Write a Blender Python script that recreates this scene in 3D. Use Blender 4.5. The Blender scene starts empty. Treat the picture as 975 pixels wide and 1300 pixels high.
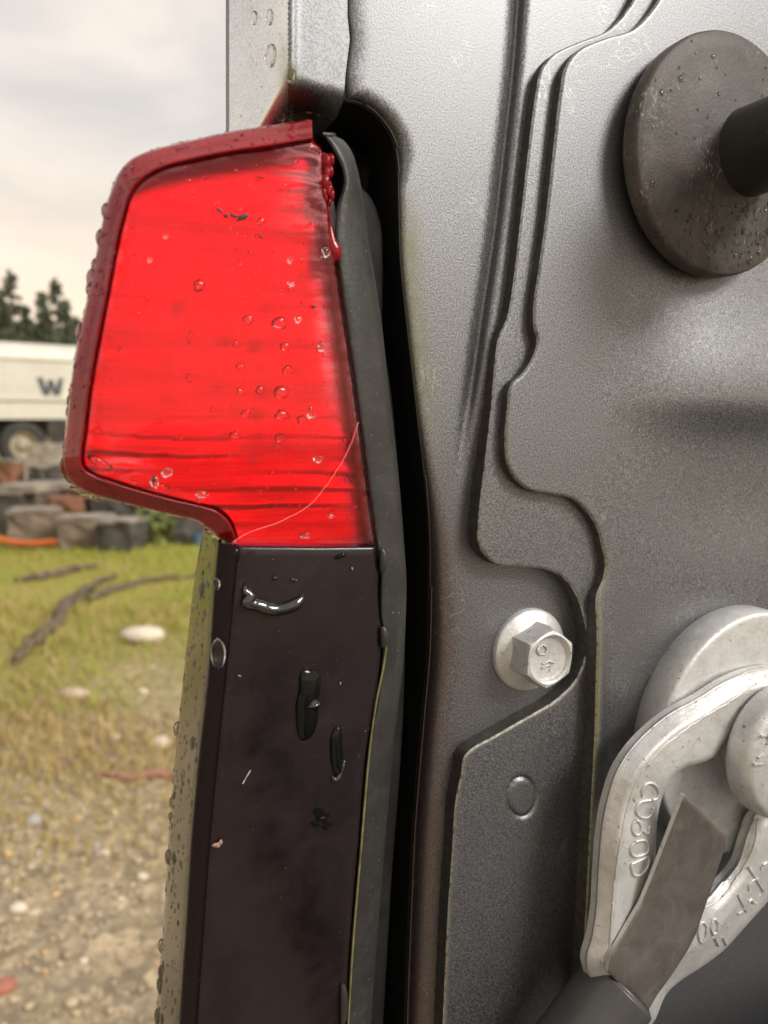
import bpy, math, random
import numpy as np
from mathutils import Vector, Matrix
from mathutils.geometry import delaunay_2d_cdt
from mathutils.kdtree import KDTree

rng = np.random.default_rng(7)
random.seed(7)
scene = bpy.context.scene
COL = scene.collection

# ------------------------------------------------------------------ camera
FPX, CX, CY = 977.0, 487.5, 650.0          # focal length and centre of the 975 x 1300 photograph
PITCH = math.atan(119 / 977.0)
CAM = np.array([0.0, 0.0, 1.12])
camd = bpy.data.cameras.new('camera')
camo = bpy.data.objects.new('camera', camd)
COL.objects.link(camo)
camo.location = CAM
camo.rotation_euler = (math.pi / 2 - PITCH, 0, 0)
camd.sensor_width = 36
camd.lens = 36 * FPX / 1300
camd.clip_start = 0.01
camd.clip_end = 2000
camd.dof.use_dof = True
camd.dof.focus_distance = 0.235
camd.dof.aperture_fstop = 12.5
scene.camera = camo
scene.render.resolution_x = 768
scene.render.resolution_y = 1024

# ------------------------------------------------------------------ sky, sun, exposure
SUN = Vector((0.72, -0.40, 0.58)).normalized()      # direction towards the veiled sun
world = bpy.data.worlds.new('World')
scene.world = world
world.use_nodes = True
wt = world.node_tree
wt.nodes.clear()


def wn(t, **kw):
    n = wt.nodes.new(t)
    for k, v in kw.items():
        setattr(n, k, v)
    return n


sky = wn('ShaderNodeTexSky', sky_type='NISHITA', sun_disc=False)
sky.sun_elevation = math.asin(SUN.z)
sky.sun_rotation = math.atan2(SUN.x, SUN.y)
tc = wn('ShaderNodeTexCoord')
mp = wn('ShaderNodeMapping')
mp.inputs['Scale'].default_value = (1.0, 1.0, 2.6)
mp.inputs['Location'].default_value = (0.35, 0.2, 0.15)
wt.links.new(tc.outputs['Generated'], mp.inputs['Vector'])
cl = wn('ShaderNodeTexNoise')
cl.inputs['Scale'].default_value = 3.1
cl.inputs['Detail'].default_value = 6
cl.inputs['Roughness'].default_value = 0.5
cl.inputs['Distortion'].default_value = 0.4
wt.links.new(mp.outputs['Vector'], cl.inputs['Vector'])
ramp = wn('ShaderNodeValToRGB')
ramp.color_ramp.elements[0].position = 0.34
ramp.color_ramp.elements[0].color = (3.25, 3.15, 3.08, 1)
ramp.color_ramp.elements[1].position = 0.66
ramp.color_ramp.elements[1].color = (5.3, 4.75, 4.2, 1)
wt.links.new(cl.outputs['Fac'], ramp.inputs['Fac'])
# the cloud deck thins towards the horizon all the way round: warmer and brighter there
sep = wn('ShaderNodeSeparateXYZ')
wt.links.new(tc.outputs['Generated'], sep.inputs['Vector'])
hz = wn('ShaderNodeMapRange', interpolation_type='SMOOTHSTEP')
hz.inputs['From Min'].default_value = 0.02
hz.inputs['From Max'].default_value = 0.36
hz.inputs['To Min'].default_value = 0.75
hz.inputs['To Max'].default_value = 0.0
wt.links.new(sep.outputs['Z'], hz.inputs['Value'])
mxh = wn('ShaderNodeMix', data_type='RGBA')
mxh.inputs[7].default_value = (6.5, 4.9, 3.25, 1)
wt.links.new(hz.outputs['Result'], mxh.inputs[0])
wt.links.new(ramp.outputs['Color'], mxh.inputs[6])
mxs = wn('ShaderNodeMix', data_type='RGBA')
mxs.inputs[0].default_value = 0.95
wt.links.new(sky.outputs['Color'], mxs.inputs[6])
wt.links.new(mxh.outputs[2], mxs.inputs[7])
bg = wn('ShaderNodeBackground')
bg.inputs['Strength'].default_value = 0.1
wt.links.new(mxs.outputs[2], bg.inputs['Color'])
wo = wn('ShaderNodeOutputWorld')
wt.links.new(bg.outputs['Background'], wo.inputs['Surface'])

sl = bpy.data.lights.new('sun', 'SUN')
sl.energy = 1.5
sl.angle = math.radians(18)
sl.color = (1.0, 0.95, 0.88)
so = bpy.data.objects.new('sun', sl)
COL.objects.link(so)
so.rotation_euler = SUN.to_track_quat('Z', 'Y').to_euler()
so.location = (3, -3, 5)

scene.view_settings.view_transform = 'Standard'
scene.view_settings.look = 'None'
scene.view_settings.exposure = 1.0
scene.view_settings.gamma = 1.0
scene.render.engine = 'CYCLES'
scene.cycles.transparent_max_bounces = 8
scene.cycles.use_adaptive_sampling = True
scene.cycles.adaptive_threshold = 0.03
scene.cycles.max_bounces = 7
scene.cycles.diffuse_bounces = 4
scene.cycles.glossy_bounces = 3
scene.cycles.transmission_bounces = 6
scene.cycles.sample_clamp_indirect = 6

# ------------------------------------------------------------------ coordinate frames
FWD = np.array([0, math.cos(PITCH), -math.sin(PITCH)])
UPV = np.array([0, math.sin(PITCH), math.cos(PITCH)])
RGT = np.array([1.0, 0, 0])


def ray(px, py):
    px = np.asarray(px, float); py = np.asarray(py, float)
    return (FWD + np.multiply.outer((px - CX) / FPX, RGT) + np.multiply.outer((CY - py) / FPX, UPV))


TILT = math.radians(25)          # the truck's rear face is turned from the line of sight
NRM = np.array([math.sin(TILT), -math.cos(TILT), 0])
UAX = np.array([math.cos(TILT), math.sin(TILT), 0])
VAX = np.array([0, 0, 1.0])
ORG = CAM + ray(670, 824) * 0.26
PANEL = Matrix(((UAX[0], VAX[0], NRM[0], ORG[0]), (UAX[1], VAX[1], NRM[1], ORG[1]),
                (UAX[2], VAX[2], NRM[2], ORG[2]), (0, 0, 0, 1)))
PX = 0.000266                     # metres covered by a photograph pixel at the bolt


def loc(px, py, h):
    """Point on the plane at height h over the truck's rear face, in the truck's own axes."""
    px, py, h = np.broadcast_arrays(np.asarray(px, float), np.asarray(py, float), np.asarray(h, float))
    r = ray(px, py)
    s = (h - (CAM - ORG) @ NRM) / (r @ NRM)
    p = CAM + s[..., None] * r - ORG
    return np.stack([p @ UAX, p @ VAX, h], -1)


def gnd(px, py, z=0.0):
    r = ray(px, py)
    s = (z - CAM[2]) / r[2]
    return CAM + s * r


def at_depth(px, py, y):
    r = ray(px, py)
    return CAM + r * (y / r[1])


# ------------------------------------------------------------------ curves and meshes
def spline(pts, n=None, step=2.5, closed=False):
    """Catmull-Rom through pts, resampled by arc length."""
    P = np.asarray(pts, float)
    m = len(P)
    if closed:
        Q = np.vstack([P[-1], P, P[0], P[1]]); segs = m
    else:
        Q = np.vstack([2 * P[0] - P[1], P, 2 * P[-1] - P[-2]]); segs = m - 1
    out = []
    t = np.linspace(0, 1, 12, endpoint=False)[:, None]
    for i in range(segs):
        p0, p1, p2, p3 = Q[i], Q[i + 1], Q[i + 2], Q[i + 3]
        d1 = max(np.linalg.norm(p1 - p0) ** .5, 1e-6); d2 = max(np.linalg.norm(p2 - p1) ** .5, 1e-6); d3 = max(np.linalg.norm(p3 - p2) ** .5, 1e-6)
        m1 = (p1 - p0) / d1 - (p2 - p0) / (d1 + d2) + (p2 - p1) / d2
        m2 = (p2 - p1) / d2 - (p3 - p1) / (d2 + d3) + (p3 - p2) / d3
        m1 = m1 * d2; m2 = m2 * d2
        out.append((2 * t**3 - 3 * t**2 + 1) * p1 + (t**3 - 2 * t**2 + t) * m1 + (-2 * t**3 + 3 * t**2) * p2 + (t**3 - t**2) * m2)
    out = np.vstack(out + ([] if closed else [P[-1][None]]))
    return resample(out, n, step, closed)


def resample(out, n=None, step=2.5, closed=False):
    out = np.asarray(out, float)
    if closed:
        out = np.vstack([out, out[0]])
    d = np.r_[0, np.cumsum(np.linalg.norm(np.diff(out, axis=0), axis=1))]
    if n is None:
        n = max(3, int(d[-1] / step))
    s = np.linspace(0, d[-1], n, endpoint=not closed)
    return np.stack([np.interp(s, d, out[:, k]) for k in range(out.shape[1])], 1)


def inside(P, loops):
    x, y = P[:, 0], P[:, 1]
    c = np.zeros(len(P), bool)
    for L in loops:
        x1, y1 = L[:, 0], L[:, 1]
        x2, y2 = np.roll(x1, -1), np.roll(y1, -1)
        for a, b, cc, dd in zip(x1, y1, x2, y2):
            if b == dd:
                continue
            k = (b > y) != (dd > y)
            c ^= k & (x < (cc - a) * (y - b) / (dd - b) + a)
    return c


_KD = {}


def edge_dist(P, L, closed=True):
    """Distance from points to an evenly sampled curve (nearest sample, then its two segments)."""
    key = (id(L), len(L))
    if key not in _KD:
        kd = KDTree(len(L))
        for i, q in enumerate(L):
            kd.insert((q[0], q[1], 0.0), i)
        kd.balance()
        _KD[key] = (kd, L)
    kd = _KD[key][0]
    P = np.asarray(P, float)
    idx = np.fromiter((kd.find((x, y, 0.0))[1] for x, y in P.tolist()), int, len(P))
    n = len(L)
    best = np.full(len(P), 1e9)
    for off in (-1, 0):
        ia, ib = idx + off, idx + off + 1
        if closed:
            ia, ib = ia % n, ib % n
        else:
            ia, ib = np.clip(ia, 0, n - 1), np.clip(ib, 0, n - 1)
        A, B = L[ia], L[ib]
        ab = B - A; ap = P - A
        t = np.clip((ap * ab).sum(1) / np.maximum((ab * ab).sum(1), 1e-9), 0, 1)
        best = np.minimum(best, np.linalg.norm(ap - t[:, None] * ab, axis=1))
    return best


def sstep(a, b, x):
    t = np.clip((x - a) / (b - a), 0, 1)
    return t * t * (3 - 2 * t)


def mesh_obj(name, verts, faces, mat=None, parent=None, smooth=True, attrs=None, world_space=False):
    me = bpy.data.meshes.new(name)
    me.from_pydata([tuple(v) for v in verts], [], [tuple(f) for f in faces])
    if smooth:
        me.polygons.foreach_set('use_smooth', [True] * len(me.polygons))
    if attrs:
        for k, a in attrs.items():
            at = me.attributes.new(k, 'FLOAT', 'POINT')
            at.data.foreach_set('value', np.asarray(a, np.float32))
    me.update()
    if mat:
        me.materials.append(mat)
    o = bpy.data.objects.new(name, me)
    COL.objects.link(o)
    if parent:
        o.parent = parent
    return o


def sheet(name, loops, h0, hfun, mat, parent, spacing=5.0, rings=(1.0, 2.2, 4.0, 6.5), wall=0.006,
          grime=None, follow=False, wall_mat=None, slot=None, edge_glint=0.0, extra=None, reflection_tint=None, dry=False):
    """A stamped sheet or forged slab: outline (and holes) traced on the plane h0, pressed by hfun, with a real edge."""
    loops = [np.asarray(L, float) for L in loops]
    bpts = np.vstack(loops)
    lo, hi = bpts.min(0), bpts.max(0)
    gx, gy = np.meshgrid(np.arange(lo[0], hi[0], spacing), np.arange(lo[1], hi[1], spacing * 0.9))
    gx[1::2] += spacing / 2
    G = np.stack([gx.ravel(), gy.ravel()], 1)
    G += rng.uniform(-.05, .05, G.shape) * spacing
    cand = []
    for L in loops:
        tan = np.roll(L, -1, 0) - np.roll(L, 1, 0)
        nn = np.stack([-tan[:, 1], tan[:, 0]], 1); nn /= np.maximum(np.linalg.norm(nn, axis=1), 1e-9)[:, None]
        for r in rings:
            for s in (1, -1):
                cand.append(np.c_[L + nn * r * s, np.full(len(L), r)])
    cand = np.vstack(cand)
    k = inside(cand[:, :2], loops); cand = cand[k]
    d = np.min([edge_dist(cand[:, :2], L) for L in loops], 0)
    cand = cand[d > 0.86 * cand[:, 2]][:, :2]
    k = inside(G, loops); G = G[k]
    d = np.min([edge_dist(G, L) for L in loops], 0)
    G = G[d > max(rings) + spacing * 0.45]
    if extra is not None:
        E = extra[inside(extra, loops)]
        E = E[np.min([edge_dist(E, L) for L in loops], 0) > 3]
        kd = KDTree(len(E))
        for i, q in enumerate(E):
            kd.insert((q[0], q[1], 0), i)
        kd.balance()
        G = G[np.array([kd.find((x, y, 0))[2] for x, y in G.tolist()]) > 1.6]
        cand = np.vstack([cand, E])
    V = np.vstack([bpts, cand, G])
    edges = []
    o = 0
    for L in loops:
        n = len(L)
        edges += [(o + i, o + (i + 1) % n) for i in range(n)]
        o += n
    vs, es, fs, ov, oe, of = delaunay_2d_cdt([Vector(v) for v in V], edges, [], 0, 1e-4)
    vs = np.array([(v.x, v.y) for v in vs]); fs = np.array([f for f in fs if len(f) == 3])
    fs = fs[inside(vs[fs].mean(1), loops)]
    d = np.min([edge_dist(vs, L) for L in loops], 0)
    h = h0 + hfun(vs[:, 0], vs[:, 1], d)
    P = loc(vs[:, 0], vs[:, 1], h if follow else h0); P[:, 2] = h
    a, b, c = P[fs[:, 0]], P[fs[:, 1]], P[fs[:, 2]]
    flip = np.cross(b - a, c - a)[:, 2] < 0
    fs[flip] = fs[flip][:, ::-1]
    verts = list(P); faces = [tuple(f) for f in fs]
    gv = list(grime(vs[:, 0], vs[:, 1], d)) if grime else None
    for L in loops:
        hh = h0 + hfun(L[:, 0], L[:, 1], np.zeros(len(L)))
        T = loc(L[:, 0], L[:, 1], hh if follow else h0); T[:, 2] = hh
        Bm = T.copy(); Bm[:, 2] -= wall
        o = len(verts); n = len(L)
        verts += list(T) + list(Bm)
        if gv is not None:
            gv += list(grime(L[:, 0], L[:, 1], np.zeros(n))) * 2
        for i in range(n):
            j = (i + 1) % n
            faces.append((o + i, o + j, o + n + j, o + n + i))
    at_ = {}
    if gv is not None:
        at_['grime'] = gv
    if edge_glint:
        wv_ = np.zeros(len(verts)); wv_[:len(vs)] = edge_glint * np.exp(-(d / .9) ** 2); at_['edge_glint'] = wv_
    if dry:
        dv0 = np.zeros(len(verts)); dv0[:len(vs)] = np.clip(d / 34.0, 0, 1) * sstep(640, 500, vs[:, 1]) * np.clip((vs[:, 1] - 195) / 40, .2, 1); at_['dry'] = dv0
    if reflection_tint:  # mask of the painted reddish reflection
        pv_ = np.zeros(len(verts)); pv_[:len(vs)] = reflection_tint(vs[:, 0], vs[:, 1]); at_['reflection_tint'] = pv_
    ob = mesh_obj(name, verts, faces, mat, parent, attrs=at_)
    if wall_mat:
        ob.data.materials.append(wall_mat)
        mi = np.zeros(len(faces), np.int32); mi[len(fs):] = 1
        ob.data.polygons.foreach_set('material_index', mi)
    if slot:
        ob.data.materials.append(slot[0])
        mi = np.zeros(len(faces), np.int32); cc = vs[fs].mean(1)
        mi[:len(fs)] = slot[1](cc[:, 0], cc[:, 1])
        ob.data.polygons.foreach_set('material_index', mi)
    return ob


def loft(name, curves, mat, parent, attrs=None, closed=False):
    """Surface through curves; each curve = (n,3) points in the truck's axes."""
    n = len(curves[0]); m = len(curves)
    V = np.vstack(curves); F = []
    for j in range(m - 1):
        for i in range(n if closed else n - 1):
            k = (i + 1) % n
            F.append((j * n + i, j * n + k, (j + 1) * n + k, (j + 1) * n + i))
    return mesh_obj(name, V, F, mat, parent)


def tube_pts(P, rad, seg=8, cap=True):
    P = np.asarray(P, float); n = len(P)
    rad = np.broadcast_to(rad, (n,)) if np.ndim(rad) == 0 else np.asarray(rad)
    T = np.gradient(P, axis=0); T /= np.linalg.norm(T, axis=1)[:, None]
    ref = np.array([0, 0, 1.0]) if abs(T[0][2]) < .9 else np.array([1.0, 0, 0])
    V, F = [], []
    for i in range(n):
        a = np.cross(T[i], ref); a /= np.linalg.norm(a); b = np.cross(T[i], a)
        for k in range(seg):
            t = 2 * math.pi * k / seg
            V.append(P[i] + rad[i] * (math.cos(t) * a + math.sin(t) * b))
    for i in range(n - 1):
        for k in range(seg):
            k2 = (k + 1) % seg
            F.append((i * seg + k, i * seg + k2, (i + 1) * seg + k2, (i + 1) * seg + k))
    if cap:
        F.append(tuple(range(seg))); F.append(tuple((n - 1) * seg + k for k in range(seg)))
    return V, F


def lathe(profile, seg=64, c=(0, 0, 0)):
    """profile: (r, h) pairs, turned about the truck's rearward axis through c."""
    V, F = [], []
    for r, h in profile:
        for k in range(seg):
            t = 2 * math.pi * k / seg
            V.append((c[0] + r * math.cos(t), c[1] + r * math.sin(t), c[2] + h))
    for i in range(len(profile) - 1):
        for k in range(seg):
            k2 = (k + 1) % seg
            F.append((i * seg + k, i * seg + k2, (i + 1) * seg + k2, (i + 1) * seg + k))
    F.append(tuple((len(profile) - 1) * seg + k for k in range(seg)))
    return V, F


def join(parts):
    V, F = [], []
    for v, f in parts:
        o = len(V); V += list(v); F += [tuple(i + o for i in q) for q in f]
    return V, F


def empty(name, label=None, cat=None, group=None, matrix=None, parent=None, loc_=None):
    o = bpy.data.objects.new(name, None)
    COL.objects.link(o)
    o.empty_display_size = 0.02
    if matrix is not None:
        o.matrix_world = matrix
    if loc_ is not None:
        o.location = loc_
    if parent:
        o.parent = parent
    tag(o, label, cat, group)
    return o


def tag(o, label=None, cat=None, group=None, kind=None):
    if label: o['label'] = label
    if cat: o['category'] = cat
    if group: o['group'] = group
    if kind: o['kind'] = kind
    return o


# ------------------------------------------------------------------ materials
class Mat:
    def __init__(self, name):
        self.m = bpy.data.materials.new(name); self.m.use_nodes = True
        self.t = self.m.node_tree; self.t.nodes.clear()
        self.out = self.n('ShaderNodeOutputMaterial')
        self.tc = self.n('ShaderNodeTexCoord')

    def n(self, typ, **kw):
        x = self.t.nodes.new(typ)
        for k, v in kw.items():
            setattr(x, k, v)
        return x

    def l(self, a, b):
        self.t.links.new(a, b)

    def bsdf(self, **kw):
        p = self.n('ShaderNodeBsdfPrincipled')
        for k, v in kw.items():
            self.set(p, k.replace('_', ' '), v)
        self.l(p.outputs[0], self.out.inputs['Surface'])
        self.p = p
        return p

    def set(self, node, key, v):
        if hasattr(v, 'links'):
            self.l(v, node.inputs[key])
        else:
            node.inputs[key].default_value = v

    def noise(self, scale, detail=4, rough=.55, dist=0, vec=None, stretch=None):
        x = self.n('ShaderNodeTexNoise')
        x.inputs['Scale'].default_value = scale; x.inputs['Detail'].default_value = detail
        x.inputs['Roughness'].default_value = rough; x.inputs['Distortion'].default_value = dist
        v = vec or self.tc.outputs['Object']
        if stretch:
            mp = self.n('ShaderNodeMapping'); mp.inputs['Scale'].default_value = stretch
            self.l(v, mp.inputs['Vector']); v = mp.outputs['Vector']
        self.l(v, x.inputs['Vector'])
        return x.outputs['Fac']

    def voro(self, scale, feature='F1', out='Distance', stretch=None):
        x = self.n('ShaderNodeTexVoronoi', feature=feature)
        x.inputs['Scale'].default_value = scale
        v = self.tc.outputs['Object']
        if stretch:
            mp = self.n('ShaderNodeMapping'); mp.inputs['Scale'].default_value = stretch
            self.l(v, mp.inputs['Vector']); v = mp.outputs['Vector']
        self.l(v, x.inputs['Vector'])
        return x.outputs[out]

    def ramp(self, fac, stops):
        r = self.n('ShaderNodeValToRGB')
        e = r.color_ramp.elements
        while len(e) < len(stops):
            e.new(0.5)
        for el, (p, c) in zip(e, stops):
            el.position = p
            el.color = (c, c, c, 1) if not hasattr(c, '__len__') else (*c, 1)
        self.l(fac, r.inputs['Fac'])
        return r.outputs['Color']

    def mix(self, fac, a, b, blend='MIX'):
        x = self.n('ShaderNodeMix', data_type='RGBA', blend_type=blend)
        for i, v in ((0, fac), (6, a), (7, b)):
            if hasattr(v, 'links'):
                self.l(v, x.inputs[i])
            else:
                x.inputs[i].default_value = (*v, 1) if hasattr(v, '__len__') else v
        return x.outputs[2]

    def math(self, op, a, b=0.0):
        x = self.n('ShaderNodeMath', operation=op)
        for i, v in ((0, a), (1, b)):
            if hasattr(v, 'links'):
                self.l(v, x.inputs[i])
            else:
                x.inputs[i].default_value = v
        return x.outputs[0]

    def bump(self, height, strength=.3, dist=.001, normal=None):
        b = self.n('ShaderNodeBump')
        b.inputs['Strength'].default_value = strength; b.inputs['Distance'].default_value = dist
        self.l(height, b.inputs['Height'])
        if normal: self.l(normal, b.inputs['Normal'])
        return b.outputs['Normal']

    def attr(self, name):
        a = self.n('ShaderNodeAttribute'); a.attribute_name = name
        return a.outputs['Fac']


def silver_paint(name, coat=0.0, base=(0.186, 0.191, 0.201), rough=0.46, fleck=1.0):
    m = Mat(name)
    flake = m.noise(1900, 1, .8)
    fl = m.ramp(flake, [(.34, 1 - .36 * fleck), (.5, 1.0), (.66, 1 + .5 * fleck)])
    c = m.mix(1.0, base, fl, 'MULTIPLY')
    dirt = m.noise(55, 4, .65, .6)
    c = m.mix(m.ramp(dirt, [(.42, 0), (.8, .18)]), c, (.16, .15, .14))
    gr = m.math('MULTIPLY', m.attr('grime'), m.ramp(m.noise(190, 3, .7), [(.3, .35), (.6, 1.0)]))
    c = m.mix(gr, c, (.16, .155, .06))
    c = m.mix(m.attr('reflection_tint'), c, (.135, .088, .085))  # reddish colour stands in for the reflection on the rolled edge
    r = m.math('ADD', m.ramp(flake, [(.3, rough - .08), (.7, rough + .1)]), m.math('MULTIPLY', gr, .2))
    ln = m.math('MULTIPLY', m.ramp(m.noise(60, 3, .6, 1.6), [(.490, 0), (.5, .55), (.510, 0)]), m.ramp(m.noise(28, 2), [(.52, 0), (.64, 1)]))
    c = m.mix(ln, c, (.4, .39, .37))
    c = m.mix(m.math('MULTIPLY', m.attr('edge_glint'), m.ramp(m.noise(600, 2), [(.38, 0), (.52, 1)])), c, (.78, .76, .72))  # pale colour stands in for the highlight along sheet edges
    met = m.math('SUBTRACT', .94, m.math('MULTIPLY', gr, .7))
    nb = m.bump(flake, .22 * fleck, .0002)
    m.bsdf(Base_Color=c, Metallic=met, Roughness=r, Normal=nb, Coat_Weight=coat, Coat_Roughness=.04)
    return m.m


M = {}
M['jamb'] = silver_paint('silver_jamb_paint')
M['paint'] = silver_paint('silver_body_paint', coat=1.0, base=(.8, .8, .79), rough=.3, fleck=.3)


def shaded_edge():
    m = Mat('shaded_dirty_edge')
    c = m.ramp(m.noise(400, 3, .6), [(.35, (.045, .043, .039)), (.7, (.085, .08, .072))])  # dark grey holds contact shadow as well as edge dirt
    m.bsdf(Base_Color=c, Metallic=.4, Roughness=.55)
    return m.m


M['edge'] = shaded_edge()


def mk_rubberish(name, col, rough=.55, scale=60, dust=.25, dustcol=(.2, .19, .175), bumps=.25):
    m = Mat(name)
    d = m.ramp(m.noise(scale, 7, .68, .4), [(.4, 0), (.75, 1)])
    f = m.math('MULTIPLY', d, dust)
    c = m.mix(f, col, dustcol)
    s = m.voro(2600, out='Distance')
    fleck = m.ramp(m.noise(900, 2, .6), [(.68, 0), (.74, .5)])
    c = m.mix(m.math('MULTIPLY', fleck, dust), c, (.45, .43, .4))
    nb = m.bump(m.noise(700, 4, .6), bumps, .0004)
    m.bsdf(Base_Color=c, Roughness=rough, Normal=nb, Specular_IOR_Level=.45)
    return m.m


M['housing'] = mk_rubberish('grey_housing_plastic', (.022, .022, .021), .38, 90, .45, (.065, .064, .06))
M['housing_dark'] = mk_rubberish('black_housing_plastic', (.007, .007, .007), .5, 90, .06)
M['recess'] = mk_rubberish('black_recess', (.006, .006, .006), .6, 50, .1, (.03, .03, .03))
M['sleeve'] = mk_rubberish('black_cable_sleeve', (.05, .049, .048), .36, 40, .35, (.11, .107, .1), .1)
M['post'] = mk_rubberish('dark_post_plastic', (.022, .022, .02), .38, 50, .3, (.06, .057, .048), .12)


def mk_disc():
    m = Mat('worn_disc_plastic')
    d = m.ramp(m.noise(70, 8, .7, .5), [(.36, 0), (.72, 1)])
    c = m.mix(d, (.040, .036, .033), (.098, .088, .081))
    red = m.ramp(m.noise(45, 3, .5), [(.55, 0), (.75, .45)])
    c = m.mix(red, c, (.085, .052, .047))
    scuff = m.noise(650, 5, .75, 2.0, stretch=(1, .35, 1))
    sc = m.math('MULTIPLY', m.ramp(scuff, [(.56, 0), (.66, 1)]), m.ramp(m.noise(60, 3), [(.45, 0), (.62, .8)]))
    c = m.mix(sc, c, (.36, .335, .31))
    nb = m.bump(m.noise(900, 3, .7), .3, .0005)
    m.bsdf(Base_Color=c, Roughness=.5, Normal=nb, Specular_IOR_Level=.3)
    return m.m


M['disc'] = mk_disc()


def mk_zinc(name, base=(.60, .605, .605)):
    m = Mat(name)
    d = m.noise(130, 7, .7, .3)
    c = m.mix(m.ramp(d, [(.36, .55), (.56, 0)]), base, (.42, .415, .395))
    pits = m.ramp(m.noise(520, 3, .6, .8), [(.30, .8), (.35, 0)])
    c = m.mix(pits, c, (.13, .12, .10))
    yel = m.ramp(m.noise(60, 4, .6), [(.52, 0), (.8, .4)])
    c = m.mix(yel, c, (.55, .54, .47))
    nb = m.bump(m.noise(420, 5, .65), .4, .0007)
    nb = m.bump(m.noise(2200, 2, .6), .15, .0003, nb)
    m.bsdf(Base_Color=c, Roughness=.46, Metallic=.45, Normal=nb)
    return m.m


M['zinc'] = mk_zinc('zinc_plated_steel')


def mk_spring():
    m = Mat('grey_spring_steel')
    d = m.noise(85, 7, .7, .8)
    c = m.ramp(d, [(.3, (.18, .157, .14)), (.55, (.26, .237, .215)), (.75, (.34, .31, .285))])
    sc = m.ramp(m.noise(300, 3, .7, 1.5, stretch=(1, .1, 1)), [(.6, 0), (.72, .5)])
    c = m.mix(sc, c, (.42, .40, .37))
    m.bsdf(Base_Color=c, Roughness=.42, Metallic=.75, Normal=m.bump(m.noise(900, 4, .6), .12, .0003))
    return m.m


M['spring'] = mk_spring()


def mk_red_lens():
    m = Mat('clear_red_lens')
    tr = m.n('ShaderNodeBsdfTransparent'); tr.inputs[0].default_value = (1.0, .03, .075, 1)
    gl = m.n('ShaderNodeBsdfGlossy'); gl.inputs['Roughness'].default_value = .045
    scr = m.noise(260, 4, .6, .5, stretch=(.15, 1.6, 1))
    nb = m.bump(scr, .05, .0003)
    nb = m.bump(m.noise(70, 2, .5), .06, .0008, nb)
    m.l(nb, gl.inputs['Normal'])
    fr = m.n('ShaderNodeFresnel')
    geo = m.n('ShaderNodeNewGeometry')                  # a thin sheet reflects alike from either side
    m.l(m.math('ADD', m.math('MULTIPLY', geo.outputs['Backfacing'], 1 / 1.49 - 1.49), 1.49), fr.inputs['IOR'])
    mx = m.n('ShaderNodeMixShader')
    m.l(fr.outputs[0], mx.inputs[0]); m.l(tr.outputs[0], mx.inputs[1]); m.l(gl.outputs[0], mx.inputs[2])
    # thin film of road dirt and wiped streaks
    df = m.n('ShaderNodeBsdfDiffuse'); df.inputs[0].default_value = (.85, .36, .40, 1)
    dry = m.math('ADD', m.attr('dry'), m.math('MULTIPLY', m.math('SUBTRACT', m.noise(170, 5, .65, .5), .5), .9))
    film = m.math('MULTIPLY', m.ramp(dry, [(.40, 0.0), (.46, 1.0)]), .02)
    film = m.math('MULTIPLY', film, m.ramp(m.noise(300, 4, .6, .6, stretch=(.2, 1.6, 1)), [(.35, .55), (.6, 1.0)]))
    film = m.math('ADD', film, m.math('MULTIPLY', m.attr('grime'), m.ramp(m.noise(150, 6, .7, 1.0, stretch=(.4, 1.6, 1)), [(.42, 0), (.6, .6)])))
    mx2 = m.n('ShaderNodeMixShader')
    m.l(film, mx2.inputs[0]); m.l(mx.outputs[0], mx2.inputs[1]); m.l(df.outputs[0], mx2.inputs[2])
    m.l(mx2.outputs[0], m.out.inputs['Surface'])
    return m.m


M['red_lens'] = mk_red_lens()


def mk_reflector():
    """Aluminised reflector with fine moulded prisms that turn its face up towards the sky."""
    m = Mat('prismatic_reflector')
    c = m.mix(m.ramp(m.noise(110, 4, .6, .3, stretch=(.06, 1.5, 1)), [(.42, 0), (.72, 1)]), (.70, .64, .72), (.42, .34, .40))
    c = m.mix(m.ramp(m.noise(420, 4, .7, .4, stretch=(.10, 1.2, 1)), [(.55, 0), (.72, .35)]), c, (.3, .22, .24))
    hs = []
    for d in ('Y', 'X'):
        w = m.n('ShaderNodeTexWave', wave_type='BANDS', bands_direction=d, wave_profile='SAW')
        w.inputs['Scale'].default_value = 300
        w.inputs['Distortion'].default_value = 0.0
        m.l(m.tc.outputs['Object'], w.inputs['Vector'])
        hs.append(w.outputs['Fac'])
    h = m.math('MULTIPLY', m.math('ADD', hs[0], m.math('MULTIPLY', hs[1], .8)), -1.0)
    m.bsdf(Base_Color=c, Roughness=.5, Metallic=.25, Normal=m.bump(h, 1.0, .00012))
    return m.m


M['reflector'] = mk_reflector()


def mk_rim():
    m = Mat('moulded_red_rim')
    nb = m.bump(m.noise(300, 4, .6), .07, .0005)
    fr = m.ramp(m.noise(240, 3, .6), [(.35, .015), (.7, .07)])
    c = m.mix(m.ramp(m.noise(90, 4), [(.4, 0), (.7, .6)]), (.25, .0014, .007), (.13, .001, .004))
    m.bsdf(Base_Color=c, Roughness=fr, Normal=nb, IOR=1.48, Specular_IOR_Level=.4)
    return m.m


M['rim'] = mk_rim()


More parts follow.
